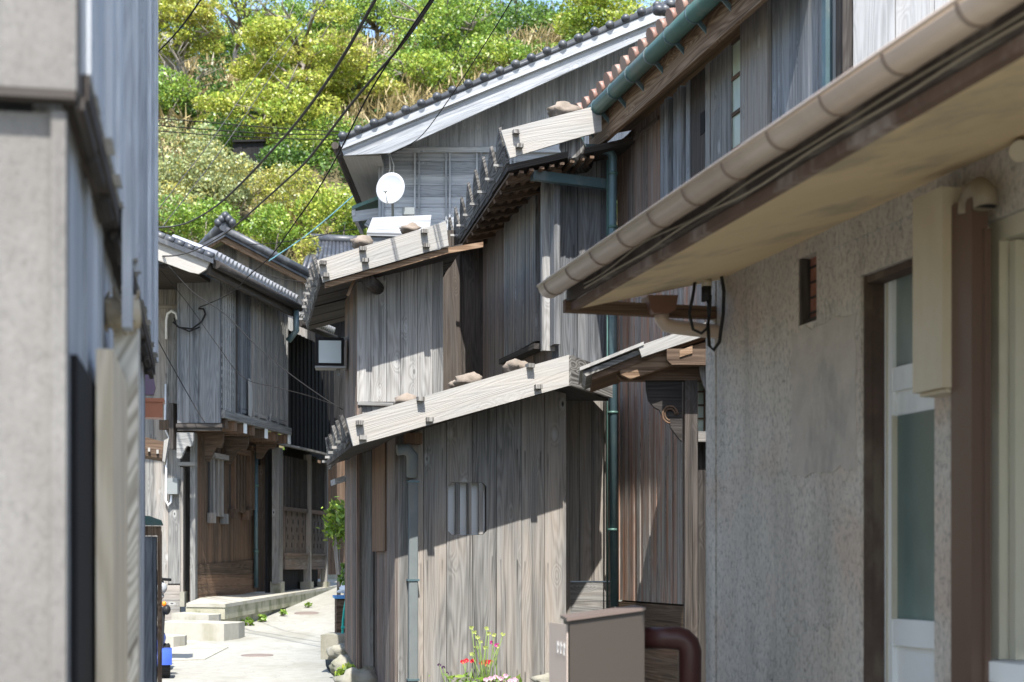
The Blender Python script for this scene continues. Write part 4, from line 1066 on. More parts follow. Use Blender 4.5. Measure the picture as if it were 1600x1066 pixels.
# raised plaster lintel strip below the soffit, patched area beside the vent
zst0 = dz(1290, 350)[1]
m = MB(); m.rect(DS, dsx(1300), x_d1 + .2, zst0 - .12, zst0 + .02, .001, .012); m.build('plaster_band', M['conc'], d)
m = MB(); a, b = dsx(1238), dsx(1338); z1, z0 = dz(1238, 522)[1], dz(1238, 745)[1]
pp_ = [(a + .03 * mnoise.noise(Vector((k * .7, 1, 0))), z0 + (z1 - z0) * (1 - k / 9)) for k in range(10)] + [(a + (b - a) * k / 9, z0 + .035 * mnoise.noise(Vector((k * .8, 4, 0)))) for k in range(1, 9)] + [(b + .03 * mnoise.noise(Vector((k * .7, 7, 0))), z0 + (z1 - z0) * k / 9) for k in range(10)] + [(b - (b - a) * k / 9, z1 + .04 * mnoise.noise(Vector((k * .8, 9, 0)))) for k in range(1, 9)]
m.prism(DS, pp_, .001, .0035); m.build('plaster_patch', M['conc_p'] if 'conc_p' in M else plain('smooth_plaster_patch', (.46, .41, .355), .9, 0, .25, 9, (.30, .28, .25), .85, 4, .1, .6, 60), d)
m = MB(); m.rect(DS, sv0 + .002, sv1 - .002, zv0, zv1, -.13, -.05); vn = m.build('vent_slot', M['rust'], d)
m = MB(); m.rect(DS, sv0 + .002, sv0 + .02, zv0 + .002, zv1 - .002, -.049, -.005); m.rect(DS, sv0 + .02, sv1 - .002, zv0 + .002, zv0 + .025, -.049, -.02); 
for k in range(4): m.rect(DS, sv0 + .02, sv1 - .002, zv0 + .05 + k * .065, zv0 + .058 + k * .065, -.049, -.042, 'h')
m.build('vent_frame', W['dark'], vn)
# door
m = MB(); m.rect(DS, x_d0 + .001, x_d0 + .012, .05, ztopd - .002, -.045, -.012); m.rect(DS, x_d0 + .001, x_d0 + .006, .05, ztopd - .002, -.10, -.046); m.rect(DS, x_d0 + .012, x_d1, ztopd - .03, ztopd - .002, -.095, -.02, 'h'); m.build('door_frame', M['trim_br'], d)
e0, e1 = x_d0 + .008, x_d1 + .4
def zd(y): return dz(1395, y, -.10)[1]
m = MB(); o0, o1 = -.16, -.10
st = .06
m.rect(DS, e0, e0 + st, .1, ztopd, o0, o1); m.rect(DS, e0 + st, e1, zd(433), ztopd, o0, o1); 
m.rect(DS, e0 + st, e1, zd(612), zd(575), o0, o1 - .002, 'h'); m.rect(DS, e0 + st, e1, zd(650), zd(612), o0, o1 - .022, 'h'); m.rect(DS, e0 + st, e1, zd(1008), zd(967), o0, o1 - .002, 'h'); m.rect(DS, e0 + st, e1, .1, zd(1008), o0, o1 - .022)
dr = m.build('door', M['door_p'], d, .003)
m = MB(); m.rect(DS, e0 + st, e1, zd(575), zd(433), -.15, -.118); m.build('upper_pane', M['glass_u'], dr)
m = MB(); m.rect(DS, e0 + st, e1, zd(967), zd(650), -.15, -.118); m.build('lower_pane', M['glass_g'], dr)
m = MB(); m.rect(DS, e0 + .022, e0 + .03, .1, ztopd - .01, o1, o1 + .006); m.rect(DS, e0 + st + .003, e0 + st + .012, zd(967), zd(650), -.117, o1 + .004); m.build_each('door_moulding', M['frame_c'], dr)
# window
m = MB(); w0 = x_w0 + .002
m.rect(DS, w0, w0 + .06, zsill + .03, ztopw - .002, -.13, -.02); m.rect(DS, w0 + .06, sE, ztopw - .07, ztopw - .002, -.13, -.02, 'h'); m.rect(DS, w0 + .075, w0 + .11, zsill + .03, ztopw - .075, -.12, -.05)
wd = m.build('window', M['frame_c'], d, .003)
m = MB(); m.rect(DS, w0 + .1, sE, zsill + .05, ztopw - .06, -.125, -.10); m.build('pane', M['glass_d'], wd)
m = MB(); m.rect(DS, w0 - .02, sE, zsill - .04, zsill + .028, -.1, .06, 'h'); m.build('sill', M['door_p'], wd, .004)
# boxy duct cover, drain pipe, vent elbow
m = MB(); a, b = dsx(1440), dsx(1489); z1, z0 = dz(1440, 316, .1)[1], dz(1440, 617, .1)[1]
a = DS.L(1434, 400, .13)[0]; b = DS.L(1466, 400, .13)[0]
m.rect(DS, a, b + .06, z0, z1, .052, .15); cv = m.build('duct_cover', M['cream'], d, .028)
m = MB(); m.rect(DS, a + .015, b + .05, z0 - .014, z0 - .002, .055, .13); m.build('duct_cap', M['cream'], cv)
m = MB(); a = DS.L(1492, 600, .1)[0]; b = DS.L(1522, 600, .1)[0]; m.rect(DS, a, b + .01, .0, dz(1492, 322, .1)[1], .055, .115); m.rect(DS, b + .012, b + .026, .0, dz(1492, 370, .1)[1], .052, .075); m.build('drain_pipe', M['pipe_b'], d, .008)
m = MB(); p = DS.at(1512, 328, .09); p2 = DS.at(1515, 325, .1)
p2 = DS.at(1513, 312, .09); m.tube([p + UP * -.01, p2 + UP * -.05, p2 + UP * -.01, p2 + DS.t * .025 + UP * .02, p2 + DS.t * .07 + UP * .022, p2 + DS.t * .10 + UP * .0, p2 + DS.t * .105 + UP * -.05], [.034, .034, .035, .037, .039, .04, .04], 16); ve = m.build('vent_elbow', plain('grimy_elbow', (.22, .18, .125), .5, 0, .2, 9, (.09, .075, .06), .7, 9), d)
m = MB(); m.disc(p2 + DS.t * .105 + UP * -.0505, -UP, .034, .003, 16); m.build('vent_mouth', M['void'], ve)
m = MB(); m.tube([DS.at(1594, 236, .0), DS.at(1594, 236, .08)], .035, 14); m.build('wall_knob', M['cream'], d)
# eave
Kg = 660 * 7.3; zg = CZ + (HY - 447) / F * 7.3
def dg(dd, dx=0, dzv=0): return V((200 - CX) / F * dd + Kg / F + dx, dd, zg + dzv)
A0, A1 = dg(7.32), dg(1.2)
gd = (A1 - A0).normalized(); outd = V(-DS.n.x, -DS.n.y, 0) * -1
m = MB(); m.trough(A0, A1, .056, .004, 12); m.tube([A0 + outd * .056, A1 + outd * .056], .008, 6); hd_ = [A0 + outd * (.0555 * math.cos(t)) - UP * (.0555 * math.sin(t)) for t in [math.pi * k / 12 for k in range(13)]]; m.face(hd_); m.face([q_ + gd * .005 for q_ in hd_[::-1]]); gt = m.build('gutter', M['gutter'], d)
M['gut_d'] = plain('gutter_ring', (.24, .175, .135), .4)
m = MB(); L = (A1 - A0).length; k = .1
while k < L:
    p = A0 + gd * k
    for rr, wd_ in ((.0585, .008),):
        m.trough(p, p + gd * .012, rr + .001, .003, 12)
    m.tube([p + outd * .058 + UP * .004, p - outd * .03 + UP * .012], .005, 5); k += .37
m.build_each('gutter_bracket', M['gut_d'], gt, 2)
fa_ = -outd * .10
m = MB(); m.beam(A0 + fa_ + UP * .02 , A1 + fa_ + UP * .02, .03, .17); m.build('fascia', M['fascia_d'], d)
m = MB(); fb_ = -outd * .125
m.beam(A0 + fb_ + UP * -.088, A1 + fb_ + UP * -.088, .034, .036)
m.build('eave_trim', plain('flaking_brown_trim', (.15, .095, .07), .75, 0, .3, 10, (.42, .36, .32), .7, 3.7), d)
wa, wb = DS.W(-.02, zs_ - .004, .0), DS.W(sE, zs_ - .004, .0)
m = MB(); oa = A0 + fb_ + UP * -.10 - outd * .02; ob = A1 + fb_ + UP * -.10 - outd * .02
m.slab([oa, ob, V(wb.x + .3, wb.y, wb.z), V(wa.x + .3, wa.y, wa.z)], -.03, gd); m.build('soffit', M['soffit'], d)
m = MB(); ea = A0 + UP * -.085 - outd * .08; eb = V(wa.x, wa.y, oa.z + .01)
m.beam(ea + gd * -.02, eb + gd * -.02 + (eb - ea) * .1, .045, .06); m.build('end_trim', W['brown'], d)
m = MB(); rr = -outd * 4.0 + UP * 1.25
m.slab([A0 + UP * .012 - outd * .035, A1 + UP * .012 - outd * .035, A1 + rr, A0 + rr], .02)
m.build('roof', M['tile_s'], d)
m = MB(); m.beam(A0 + UP * .03 - outd * .05 + gd * .35, A0 + UP * .055 - outd * .05 + gd * -.12, .07, .02); m.build('roof_edge_metal', M['tile_s'], d)
m = MB(); q = Pl(1120, 7.5, ang=15); m.rect(q, .0, 4.5, 0, zs_ - .02, -.14, -.02); m.build('end_wall', M['conc'], d)
# hopper and pipe at the corner
hp = Pl(1035, 7.42, ang=10)
m = MB(); m.pxpoly(hp, [(1013, 461), (1060, 461), (1056, 484), (1046, 489), (1022, 489), (1017, 483)], -.1, .04); hpo = m.build('rain_hopper', M['maroon_b'] if 'maroon_b' in M else plain('brown_hopper', (.17, .09, .06), .5), d, .01)
m = MB(); m.tube([hp.at(1034, 486, -.03), hp.at(1034, 500, -.03), hp.at(1040, 508, -.03), hp.at(1052, 511, -.03), hp.at(1112, 518, -.03), hp.at(1150, 522, -.03)], [.04, .034, .034, .034, .034, .034], 12); m.build('hopper_pipe', M['gutter'], hpo)
m = MB()
for off, yy in ((.0, -.055), (.012, -.03)):
    pts = []
    for k in range(60):
        t = k / 59; p = A0.lerp(A1, .05 + t * .95) + fb_ + outd * .045 + UP * (yy + .03 * mnoise.noise(Vector((k * .13, yy * 50, 0))) - .006); pts.append(p)
    m.tube(pts, .0042, 5)
cb = rebase(m.build('eave_cable', M['cord'])); tag(cb, 'tan cable clipped along the peeling eave of the roughcast house', 'cable')
aj = thing('cable_junction', 'black cable joint and loops hanging at the corner of the roughcast house', 'cable joint', tuple(P(1105, 560, 7.35)))
def j_(x, y, dd=7.32): return P(x, y, dd)
m = MB(); m.tube([j_(1104, 437), j_(1104, 448)], .026, 12); m.build('cap', M['cream'], aj)
m = MB(); m.tube([j_(1104, 448), j_(1104, 470)], .024, 10); m.tube([j_(1099, 450), j_(1099, 472)], .010, 8); m.tube([j_(1108, 462), j_(1108, 495)], [.014, .008], 8); m.build('joint_body', M['black'], aj)
m = MB()
m.tube([j_(957, 432, 7.2), j_(968, 436, 7.2), j_(990, 431), j_(1030, 424), j_(1085, 419), j_(1115, 419), j_(1127, 430), j_(1131, 455), j_(1130, 490), j_(1124, 535), j_(1115, 547), j_(1108, 540), j_(1106, 505)], .009, 8)
m.tube([j_(1087, 428), j_(1084, 455), j_(1077, 490), j_(1083, 515), j_(1096, 521), j_(1106, 512), j_(1108, 490)], .008, 8)
m.tube([j_(960, 438, 7.2), j_(1010, 433), j_(1088, 428)], .004, 6); m.build('cable_loop', M['black'], aj)

# ================================================================== utility box and pipe
ub = Pl(890, 6.4, ang=2)
bx = thing('utility_box', 'brown steel utility box with a sloping lid in front of the timber wall', 'utility box', base(ub.W(.15, 0), .35))
us = lambda x: ub.L(x, 950)[0]
m = MB(); s1 = us(1007); zl0 = ub.L(890, 972)[1]; zl1 = zl0 + .045
m.prism(ub, [(0, .36), (s1, .36), (s1, zl1), (0, zl0)], -.36, 0); m.build('casing', M['brown_m'], bx, .006)
m = MB(); m.prism(ub, [(-.012, zl0 + .003), (s1 + .004, zl1 + .003), (s1 + .004, zl1 + .016), (-.012, zl0 + .016)], -.40, .012); m.build('lid', M['brown_lid'], bx, .004)
ul = Pl(890, 6.4, vp=250)
a0, b0 = ul.L(860, 1000)[0], ul.L(888, 1000)[0]
m = MB(); m.rect(ul, a0, b0, .37, zl0 - .012, .002, .006); sdoor = m.build('side_door', plain('pale_door_with_sidelight', (.62, .52, .45), .4, 0, .05), bx)  # real door panel, its tone raised to carry light on this side
m = MB()
for (x, y, hh) in ((871, 1002, .05), (876, 1003, .05), (881, 1005, .052)):
    s, z = ul.L(x, y, .008); m.rect(ul, s - .006, s + .006, z - hh, z, .007, .009)
    m.rect(ul, s + .009, s + .018, z - hh * .4, z - hh * .2, .007, .009)
m.build_each('white_marking', M['white_pl'], bx)
m = MB(); m.pxrect(ub, 880, 1066, 1010, 1200, -.3, -.08) if False else m.rect(ub, .03, s1 - .03, .1, .359, -.3, -.05); m.build('stand', M['brown_m'], bx)
m = MB(); pc = [P(1006, 997, 6.52), P(1040, 997, 6.52), P(1058, 997, 6.52), P(1068, 1000, 6.52), P(1075, 1007, 6.52), P(1078, 1018, 6.52), P(1078, 1200, 6.52)]
m.tube(pc, [.046, .046, .05, .05, .05, .05, .046], 18); ep = rebase(m.build('elbow_pipe', M['maroon'])); tag(ep, 'dark maroon elbow pipe running from the utility box down to the ground', 'pipe')
# ================================================================== lamp box on the far corner
lb = Pl(494, 13.0, ang=5)
sb = thing('lamp_box', 'white-fronted square lamp box with dark frame at the far corner of the plank-roofed house', 'lamp box', base(lb.at(515, 572, 0)))
m = MB(); m.pxrect(lb, 492, 527, 537, 571, -.16, 0); m.build('housing', W['black'], sb)
m = MB(); m.pxrect(lb, 498, 532, 533, 567, .001, .012); m.build('front_panel', plain('dim_white_panel', (.42, .45, .44), .4, 0, .06, 9), sb, .004)
m = MB(); m.pxrect(lb, 492, 571.5, 540, 574.5, -.18, .01, 'h'); m.beam(lb.at(530, 530, -.1), lb.at(545, 528, -.1), .02, .02); m.beam(lb.at(528, 574, -.08), lb.at(529, 588, -.08), .03, .03); m.build('bracket', W['silver'], sb)
# ================================================================== STREET AND HILL
ZS = [(-60, -.4), (0, 0), (13.2, .54), (20, .66), (26, 1.17), (30, 1.45), (34, 1.6)]
def zs(d): return float(np.interp(d, [a for a, _ in ZS], [b for _, b in ZS]))
def xr(d):  # right edge of the paved lane
    return float(np.interp(d, [-5, 5, 9, 11, 12.6, 13.4, 14.2, 16, 20, 26, 29], [.2, .05, -.55, -.95, -1.38, -1.56, -1.72, -1.95, -2.0, -2.75, -3.3]))
m = MB(); ds_ = list(np.linspace(-6, 29, 71))
for i in range(len(ds_) - 1):
    a, b = ds_[i], ds_[i + 1]
    for k in range(6):
        f0, f1 = k / 6, (k + 1) / 6
        pt = lambda d, f: V(-6.5 + (xr(d) + 6.5) * f, d, zs(d) + .0)
        m.face([pt(a, f0), pt(a, f1), pt(b, f1), pt(b, f0)], V(0, 1, 0), .5, None, True)
    m.face([V(xr(b), b, zs(b)), V(xr(a), a, zs(a)), V(xr(a), a, zs(a) - .22), V(xr(b), b, zs(b) - .22)][::-1], V(0, 1, 0))
rm = NT('pale_concrete_paving_cracked'); p_ = rm.pos()
n_a = rm.noise(p_, 9, 6, .65); n_b = rm.noise(rm.vmath('MULTIPLY', p_, (1, .45, 1)), 1.1, 5, .6); n_f = rm.noise(p_, 120, 3, .7)
cl_ = rm.mix(rm.step(n_a, .3, .7), (.265, .257, .225), (.315, .307, .272)); cl_ = rm.mix(rm.math('MULTIPLY', rm.step(n_b, .48, .68), .6), cl_, (.20, .19, .15)); cl_ = rm.mix(rm.math('MULTIPLY', rm.step(n_f, .55, .7), .35), cl_, (.17, .165, .15))
ed = rm.n('ShaderNodeTexVoronoi', feature='DISTANCE_TO_EDGE'); wv = rm.n('ShaderNodeTexNoise'); rm.put(wv.inputs['Vector'], p_); wv.inputs['Scale'].default_value = 1.8; wv.inputs['Detail'].default_value = 5
rm.put(ed.inputs['Vector'], rm.vmath('ADD', rm.vmath('MULTIPLY', p_, (.55, .30, 0)), rm.vmath('MULTIPLY', wv.outputs['Color'], (.35, .35, 0))))
cl_ = rm.mix(rm.math('MULTIPLY', rm.step(ed.outputs['Distance'], .005, .001), .4), cl_, (.08, .075, .06)); rm.col(cl_); rm.bump(n_f, .3, .005); rm.b.inputs['Roughness'].default_value = .93; rm.b.inputs['Specular IOR Level'].default_value = .15
struct('street', m, rm.m)
m = MB()
for i in range(len(ds_) - 1):
    a, b = ds_[i], ds_[i + 1]
    m.face([V(xr(a), a, zs(a) - .2), V(xr(a) + .26, a, zs(a) - .2), V(xr(b) + .26, b, zs(b) - .2), V(xr(b), b, zs(b) - .2)], V(0, 1, 0))
    m.face([V(xr(a) + .26, a, zs(a) - .2), V(xr(a) + .26, a, zs(a) - .01), V(xr(b) + .26, b, zs(b) - .01), V(xr(b) + .26, b, zs(b) - .2)], V(0, 1, 0))
    m.face([V(xr(a) + .26, a, zs(a) - .01), V(8, a, zs(a) - .01), V(8, b, zs(b) - .01), V(xr(b) + .26, b, zs(b) - .01)], V(0, 1, 0))
struct('drain_channel', m, M['wet'])
def zh(x, d):
    b = float(np.interp(d, [-60, 29, 31, 34, 40, 50, 58, 66, 90, 320], [-1.0, 1.25, 2.0, 4.4, 10.4, 17.6, 20.6, 21.2, 20, 18]))
    if d < 29.5: b = min(b, zs(d) - .32)
    a = min(1, max(0, (d - 30) / 6))
    return b + a * (1.3 * mnoise.noise(Vector((x * .16, d * .16, 3))) + .5 * mnoise.noise(Vector((x * .5, d * .5, 9)))) + a * .03 * x
m = MB()
xs_ = [-300, -150, -70] + list(np.linspace(-34, 34, 69)) + [70, 150, 300]
ys_ = [-60, -30, -10, 0, 10, 20, 29.5] + list(np.linspace(30, 70, 41)) + [90, 150, 320]
grid = [[V(x, y, zh(x, y)) for x in xs_] for y in ys_]
for i in range(len(ys_) - 1):
    for k in range(len(xs_) - 1):
        m.face([grid[i][k], grid[i][k + 1], grid[i + 1][k + 1], grid[i + 1][k]], None, .5, None, True)
hm = NT('leaf_litter_soil'); p = hm.pos(); hm.col(hm.mix(hm.noise(p, 1.2, 6), (.05, .045, .02), (.15, .12, .06))); hm.bump(hm.noise(p, 9, 5), .6, .05)
struct('hillside', m, hm.m)

# platform, steps, stones
def prism_top(pts, th, mat, name, z_off=0):
    mm = MB(); mm.slab(pts, th); return mm.build(name, mat)
pk = thing('stone_platform', 'long mossy stone platform along the foot of the bay-fronted house', 'kerb', tuple(P(360, 985, 19.6)))
a, b, c_ = P(291, 943, 19.55), P(352, 944, 19.55), P(535, 914, 26.2)
m = MB(); b2 = b + (a - b) * .18; mid_ = b.lerp(c_, .12)
tp = [a, b, mid_, c_, c_ + V(-1.6, .3, .0), a + V(-.1, 1.6, .06)]
m.slab(tp, .045, V(.3, 1, 0)); m.build('capping_slab', M['slab'], pk, .015)
m = MB(); m.slab([p + V(-.008, .012, -.046) for p in tp], .15); m.build('edge_course', M['slab_side'], pk, .012)
m = MB(); dn_ = V(-.07, .08, -.198); m.slab([p + dn_ for p in tp], .8); m.build('plinth', M['slab_side'], pk)
for (x0, y0, x1, d0, dep, th, lab, nm) in ((268, 958, 326, 18.9, .45, .12, 'thin pale stone step just below the corner of the stone platform', 'stone_step'),
                                 (240, 972, 350, 18.0, .75, .16, 'wide worn stone step, lower one beside the weeds', 'stone_step'),
                                 (228, 992, 271, 16.6, .4, .16, 'small rough stone block by the mobility scooter', 'stone_block')):
    m = MB(); a = P(x0, y0, d0); b = P(x1, y0 + 3, d0); n_ = V(.15, 1, 0) * dep
    m.slab([a, b, b.lerp(b + n_, .5) + V(.05, 0, 0), b + n_, a + n_], th + .3); o = m.build(nm, M['slab'], None, .025); rebase(o); tag(o, lab, 'step' if 'step' in nm else 'stone', 'stone steps in front of the bay-fronted house')
m = MB(); rp = [(-4.6, 14.0), (P(320, 1022, 15.2).x, 15.2), (P(357, 992, 16.9).x, 16.9), (P(300, 986, 17.6).x, 17.6), (-4.8, 17.6)]; m.slab([V(x, y, zs(y) + .008 + (.03 if x < -3.4 else 0)) for x, y in rp], .1); o = m.build('concrete_ramp', M['slab']); o['kind'] = 'structure'
for (x, y, w, lab) in ((402, 1024.5, 25, 'rusty round manhole cover in the middle of the lane, the nearer one'), (479, 958.5, 19, 'round manhole cover farther up the lane')):
    t_ = 5; lo, hi = 8.0, 30.0
    for _ in range(50):
        dm = (lo + hi) / 2
        if CZ + (HY - y) / F * dm > zs(dm): lo = dm
        else: hi = dm
    p = P(x, y, lo); m = MB(); rad = w / F * lo
    sl = (zs(lo + .3) - zs(lo - .3)) / .6; nrm = V(0, -sl, 1)
    m.disc(p + UP * .008, nrm, rad, .02, 28)
    for k in range(5): m.disc(p + UP * .009 + V((k - 2) * rad * .3, 0, 0), nrm, rad * .1, .004, 10)
    o = rebase(m.build('manhole_cover', M['iron'])); tag(o, lab, 'manhole cover')
# stone block and foundation stones by the drain
def blk(q, th, mat, name, lab, cat, grp=None):
    m = MB(); m.slab(q, th); o = rebase(m.build(name, mat, None, .025)); tag(o, lab, cat, grp)
a = P(501, 992, 13.7); blk([a, a + V(.22, .02, 0), a + V(.24, .5, 0), a + V(.02, .48, 0)], .22, M['stone_g'], 'drain_block', 'squared grey stone block spanning the drain at the lane edge', 'stone')
for i, (x, y, d, r, lab) in enumerate([(562, 1066, 12.6, .16, 'big mossy foundation stone under the corner plank'), (541, 1040, 13.2, .11, 'rounded foundation stone left of the corner plank'), (532, 1019, 13.6, .10, 'small dark stone in the drain behind the fern'),
                                       (735, 1085, 11.5, .12, 'round pale stone among the flowers'), (862, 1066, 11.2, .10, 'pale boulder left of the utility box'), (527, 918, 27.3, .18, 'boulder at the far end of the stone platform')]):
    m = MB(); m.blob(P(x, y, d), (r * 1.2, r * .9, r * .7), i + 20, .28, 10, 1.9); o = rebase(m.build('field_stone', M['stone_g'])); tag(o, lab, 'stone', 'stones along the foot of the houses')
# planter barrel, blue cloth, hose
pb_ = P(536, 1010, 14.2)
pl_ = thing('planter_box', 'slatted wooden planter box with a blue sheet on top, beside the stone block', 'planter', (pb_.x, pb_.y, pb_.z))
q = Pl(526, 14.1, ang=10)
m = MB()
for k in range(6): m.rect(q, 0, .3, pb_.z + .01 + k * .072, pb_.z + .078 + k * .072, -.3, 0, 'h')
m.build('slat', W['brown'], pl_, .004)
m = MB(); m.slab([q.W(-.02, pb_.z + .462, .02), q.W(.32, pb_.z + .462, .02), q.W(.32, pb_.z + .47, -.3), q.W(-.02, pb_.z + .47, -.3)], .02); m.build('blue_sheet', M['cloth_b'], pl_, .006)
m = MB(); m.blob(q.W(.14, pb_.z + .52, -.1), (.13, .1, .05), 4, .3, 8); m.build('white_bundle', M['white_pl'], pl_)
m = MB(); h_ = lambda x, y: P(x, y, 13.95)
m.tube([h_(541, 1011), h_(537, 1004), h_(535, 992), h_(536, 970), h_(538, 952), h_(541, 936), h_(545, 928)], .011, 8); m.tube([h_(533, 981), h_(542, 980)], .011, 8)
o = rebase(m.build('garden_hose', M['hose'])); tag(o, 'teal garden hose hanging down the slatted planter box', 'hose')
m = MB(); m.tube([P(541, 500, 14.6), P(541, 800, 14.6)], .012, 6); o = rebase(m.build('green_pole', M['copper'])); tag(o, 'thin green pole beside the side wall of the plank-roofed house, above the shrub', 'pole')

# ---- mobility scooter at the left edge of the lane
sx, sd = -2.99, 13.25; sz = zs(sd)
msc = thing('mobility_scooter', 'blue mobility scooter parked at the left edge of the lane, mostly hidden by the fence', 'scooter', (sx - .22, sd + .5, sz))
def wheel(x, y, r, w):
    m = MB(); n = 28
    prof = [(r * .62, -w / 2), (r * .93, -w / 2), (r, -w * .3), (r, w * .3), (r * .93, w / 2), (r * .62, w / 2)]
    c0_ = V(x, y, sz + r)
    R_ = [[c0_ + V(b, a * math.cos(2 * math.pi * k / n), a * math.sin(2 * math.pi * k / n)) for a, b in prof] for k in range(n)]
    for k in range(n):
        j = (k + 1) % n
        for i in range(len(prof)):
            i2 = (i + 1) % len(prof); m.face([R_[k][i], R_[k][i2], R_[j][i2], R_[j][i]], None, .5, None, True)
        if k % 1 == 0:
            t = 2 * math.pi * (k + .5) / n
            for s_ in (-1, 0, 1): m.beam(c0_ + V(w * .3 * s_ - w * .1, (r + .001) * math.cos(t), (r + .001) * math.sin(t)), c0_ + V(w * .3 * s_ + w * .1, (r + .001) * math.cos(t), (r + .001) * math.sin(t)), .012, .008)
    wl_ = m.build('wheel', M['black'], msc)
    m = MB(); m.tube([c0_ + V(-w * .4, 0, 0), c0_ + V(w * .4, 0, 0)], r * .6, 16); m.build('rim', M['grey_pl'], wl_)
for x in (sx, sx - .42):
    wheel(x, sd, .107, .085); wheel(x, sd + .85, .125, .09)
def fender(x, y, r):
    m = MB(); n = 12; w = .13; c0_ = V(x, y, sz + .107)
    for k in range(n):
        t0, t1 = math.pi * (.02 + .96 * k / n), math.pi * (.02 + .96 * (k + 1) / n)
        f_ = lambda t, s_, rr: c0_ + V(s_ * w / 2 - .01, rr * math.cos(t), rr * math.sin(t))
        m.face([f_(t0, -1, r), f_(t0, 1, r), f_(t1, 1, r), f_(t1, -1, r)], None, .5, None, True); m.face([f_(t0, 1, r - .012), f_(t0, -1, r - .012), f_(t1, -1, r - .012), f_(t1, 1, r - .012)], None, .5, None, True)
        m.face([f_(t0, 1, r), f_(t0, 1, r - .012), f_(t1, 1, r - .012), f_(t1, 1, r)])
    return m.build('fender', M['blue'], msc)
for x in (sx, sx - .42): fender(x, sd, .15)
m = MB(); xc = sx - .21
m.blob(V(xc, sd + .02, sz + .26), (.19, .17, .10), 3, .02, 10); m.beam(V(xc, sd + .1, sz + .16), V(xc, sd + 1.0, sz + .16), .38, .07); m.blob(V(xc, sd + .85, sz + .3), (.22, .25, .14), 5, .02, 10); m.build('body', M['blue'], msc)
m = MB(); m.tube([V(xc, sd, sz + .3), V(xc, sd + .1, sz + .62), V(xc, sd + .22, sz + .86)], [.035, .03, .025], 10); m.blob(V(xc + .03, sd + .12, sz + .58), (.13, .06, .1), 6, .03, 9); m.beam(V(xc + .16, sd - .0, sz + .2), V(xc + .18, sd + .02, sz + .58), .06, .06, V(0, 1, 0)); m.build('tiller', M['black'], msc)
m = MB(); m.tube([V(xc - .26, sd + .25, sz + .84), V(xc, sd + .2, sz + .86), V(xc + .26, sd + .25, sz + .84)], .013, 8); m.build('handlebar', M['black'], msc)
m = MB(); m.blob(V(sx + .01, sd - .02, sz + .585), (.035, .05, .045), 2, .02, 8); m.tube([V(sx - .1, sd + .1, sz + .55), V(sx, sd, sz + .58)], .012, 6); m.build('mirror', M['black'], msc)
m = MB(); m.blob(V(sx - .01, sd - .03, sz + .635), (.02, .02, .025), 2, .02, 6); m.build('indicator', M['orange'], msc)
m = MB(); m.blob(V(sx - .03, sd - .02, sz + .77), (.045, .04, .05), 2, .05, 8); m.blob(V(sx - .04, sd, sz + .70), (.03, .04, .03), 2, .05, 8); m.build('headlight', M['dish'], msc)
m = MB(); m.blob(V(xc, sd + .8, sz + .55), (.24, .24, .06), 8, .02, 9); m.blob(V(xc, sd + 1.02, sz + .78), (.2, .05, .2), 9, .02, 9); m.tube([V(xc, sd + .85, sz + .3), V(xc, sd + .82, sz + .55)], .03, 8); m.build('seat', M['black'], msc)

for ch_ in msc.children: pass
msc.rotation_euler = (0, 0, .222); piv = V(sx, sd, 0); rv = Matrix.Rotation(.222, 4, 'Z') @ (V(sx - .22, sd + .5, sz) - piv) + piv; msc.location = rv
# ================================================================== VEGETATION
def leafmat(name, stops, trans=.35):
    m = NT(name); t = m.t; h = m.attr('hue'); r = m.attr('rnd')
    col = m.ramp(h, stops)
    k = m.math('MULTIPLY_ADD', r, .95, .5); vec = m.n('ShaderNodeCombineColor'); [m.put(vec.inputs[i], k) for i in range(3)]
    col = m.mix(1.0, col, vec.outputs[0], 'MULTIPLY')
    d = m.n('ShaderNodeBsdfDiffuse'); tr = m.n('ShaderNodeBsdfTranslucent'); mx = m.n('ShaderNodeMixShader'); mx.inputs[0].default_value = trans
    m.put(d.inputs[0], col); m.put(tr.inputs[0], col); t.links.new(d.outputs[0], mx.inputs[1]); t.links.new(tr.outputs[0], mx.inputs[2])
    g = m.n('ShaderNodeBsdfGlossy'); g.inputs['Roughness'].default_value = .45; m2 = m.n('ShaderNodeMixShader'); m2.inputs[0].default_value = .045
    t.links.new(mx.outputs[0], m2.inputs[1]); t.links.new(g.outputs[0], m2.inputs[2])
    t.links.new(m2.outputs[0], t.nodes['Material Output'].inputs['Surface']); t.nodes.remove(m.b); return m.m
LEAF = leafmat('leaves', [(0, (.03, .07, .014)), (.25, (.055, .125, .022)), (.5, (.195, .32, .04)), (.72, (.42, .46, .065)), (.86, (.40, .34, .08)), (1, (.33, .385, .18))], .4)
DRY = leafmat('dry_grass', [(0, (.12, .09, .04)), (.5, (.36, .28, .13)), (1, (.45, .38, .2))], .25)
BARK = plain('grey_bark', (.24, .21, .18), .9, 0, .3, 8, (.10, .085, .07), .6, 6, .1, .5, 30)
def unit(n):
    v = rng.normal(size=(n, 3)); return v / np.linalg.norm(v, axis=1, keepdims=True)
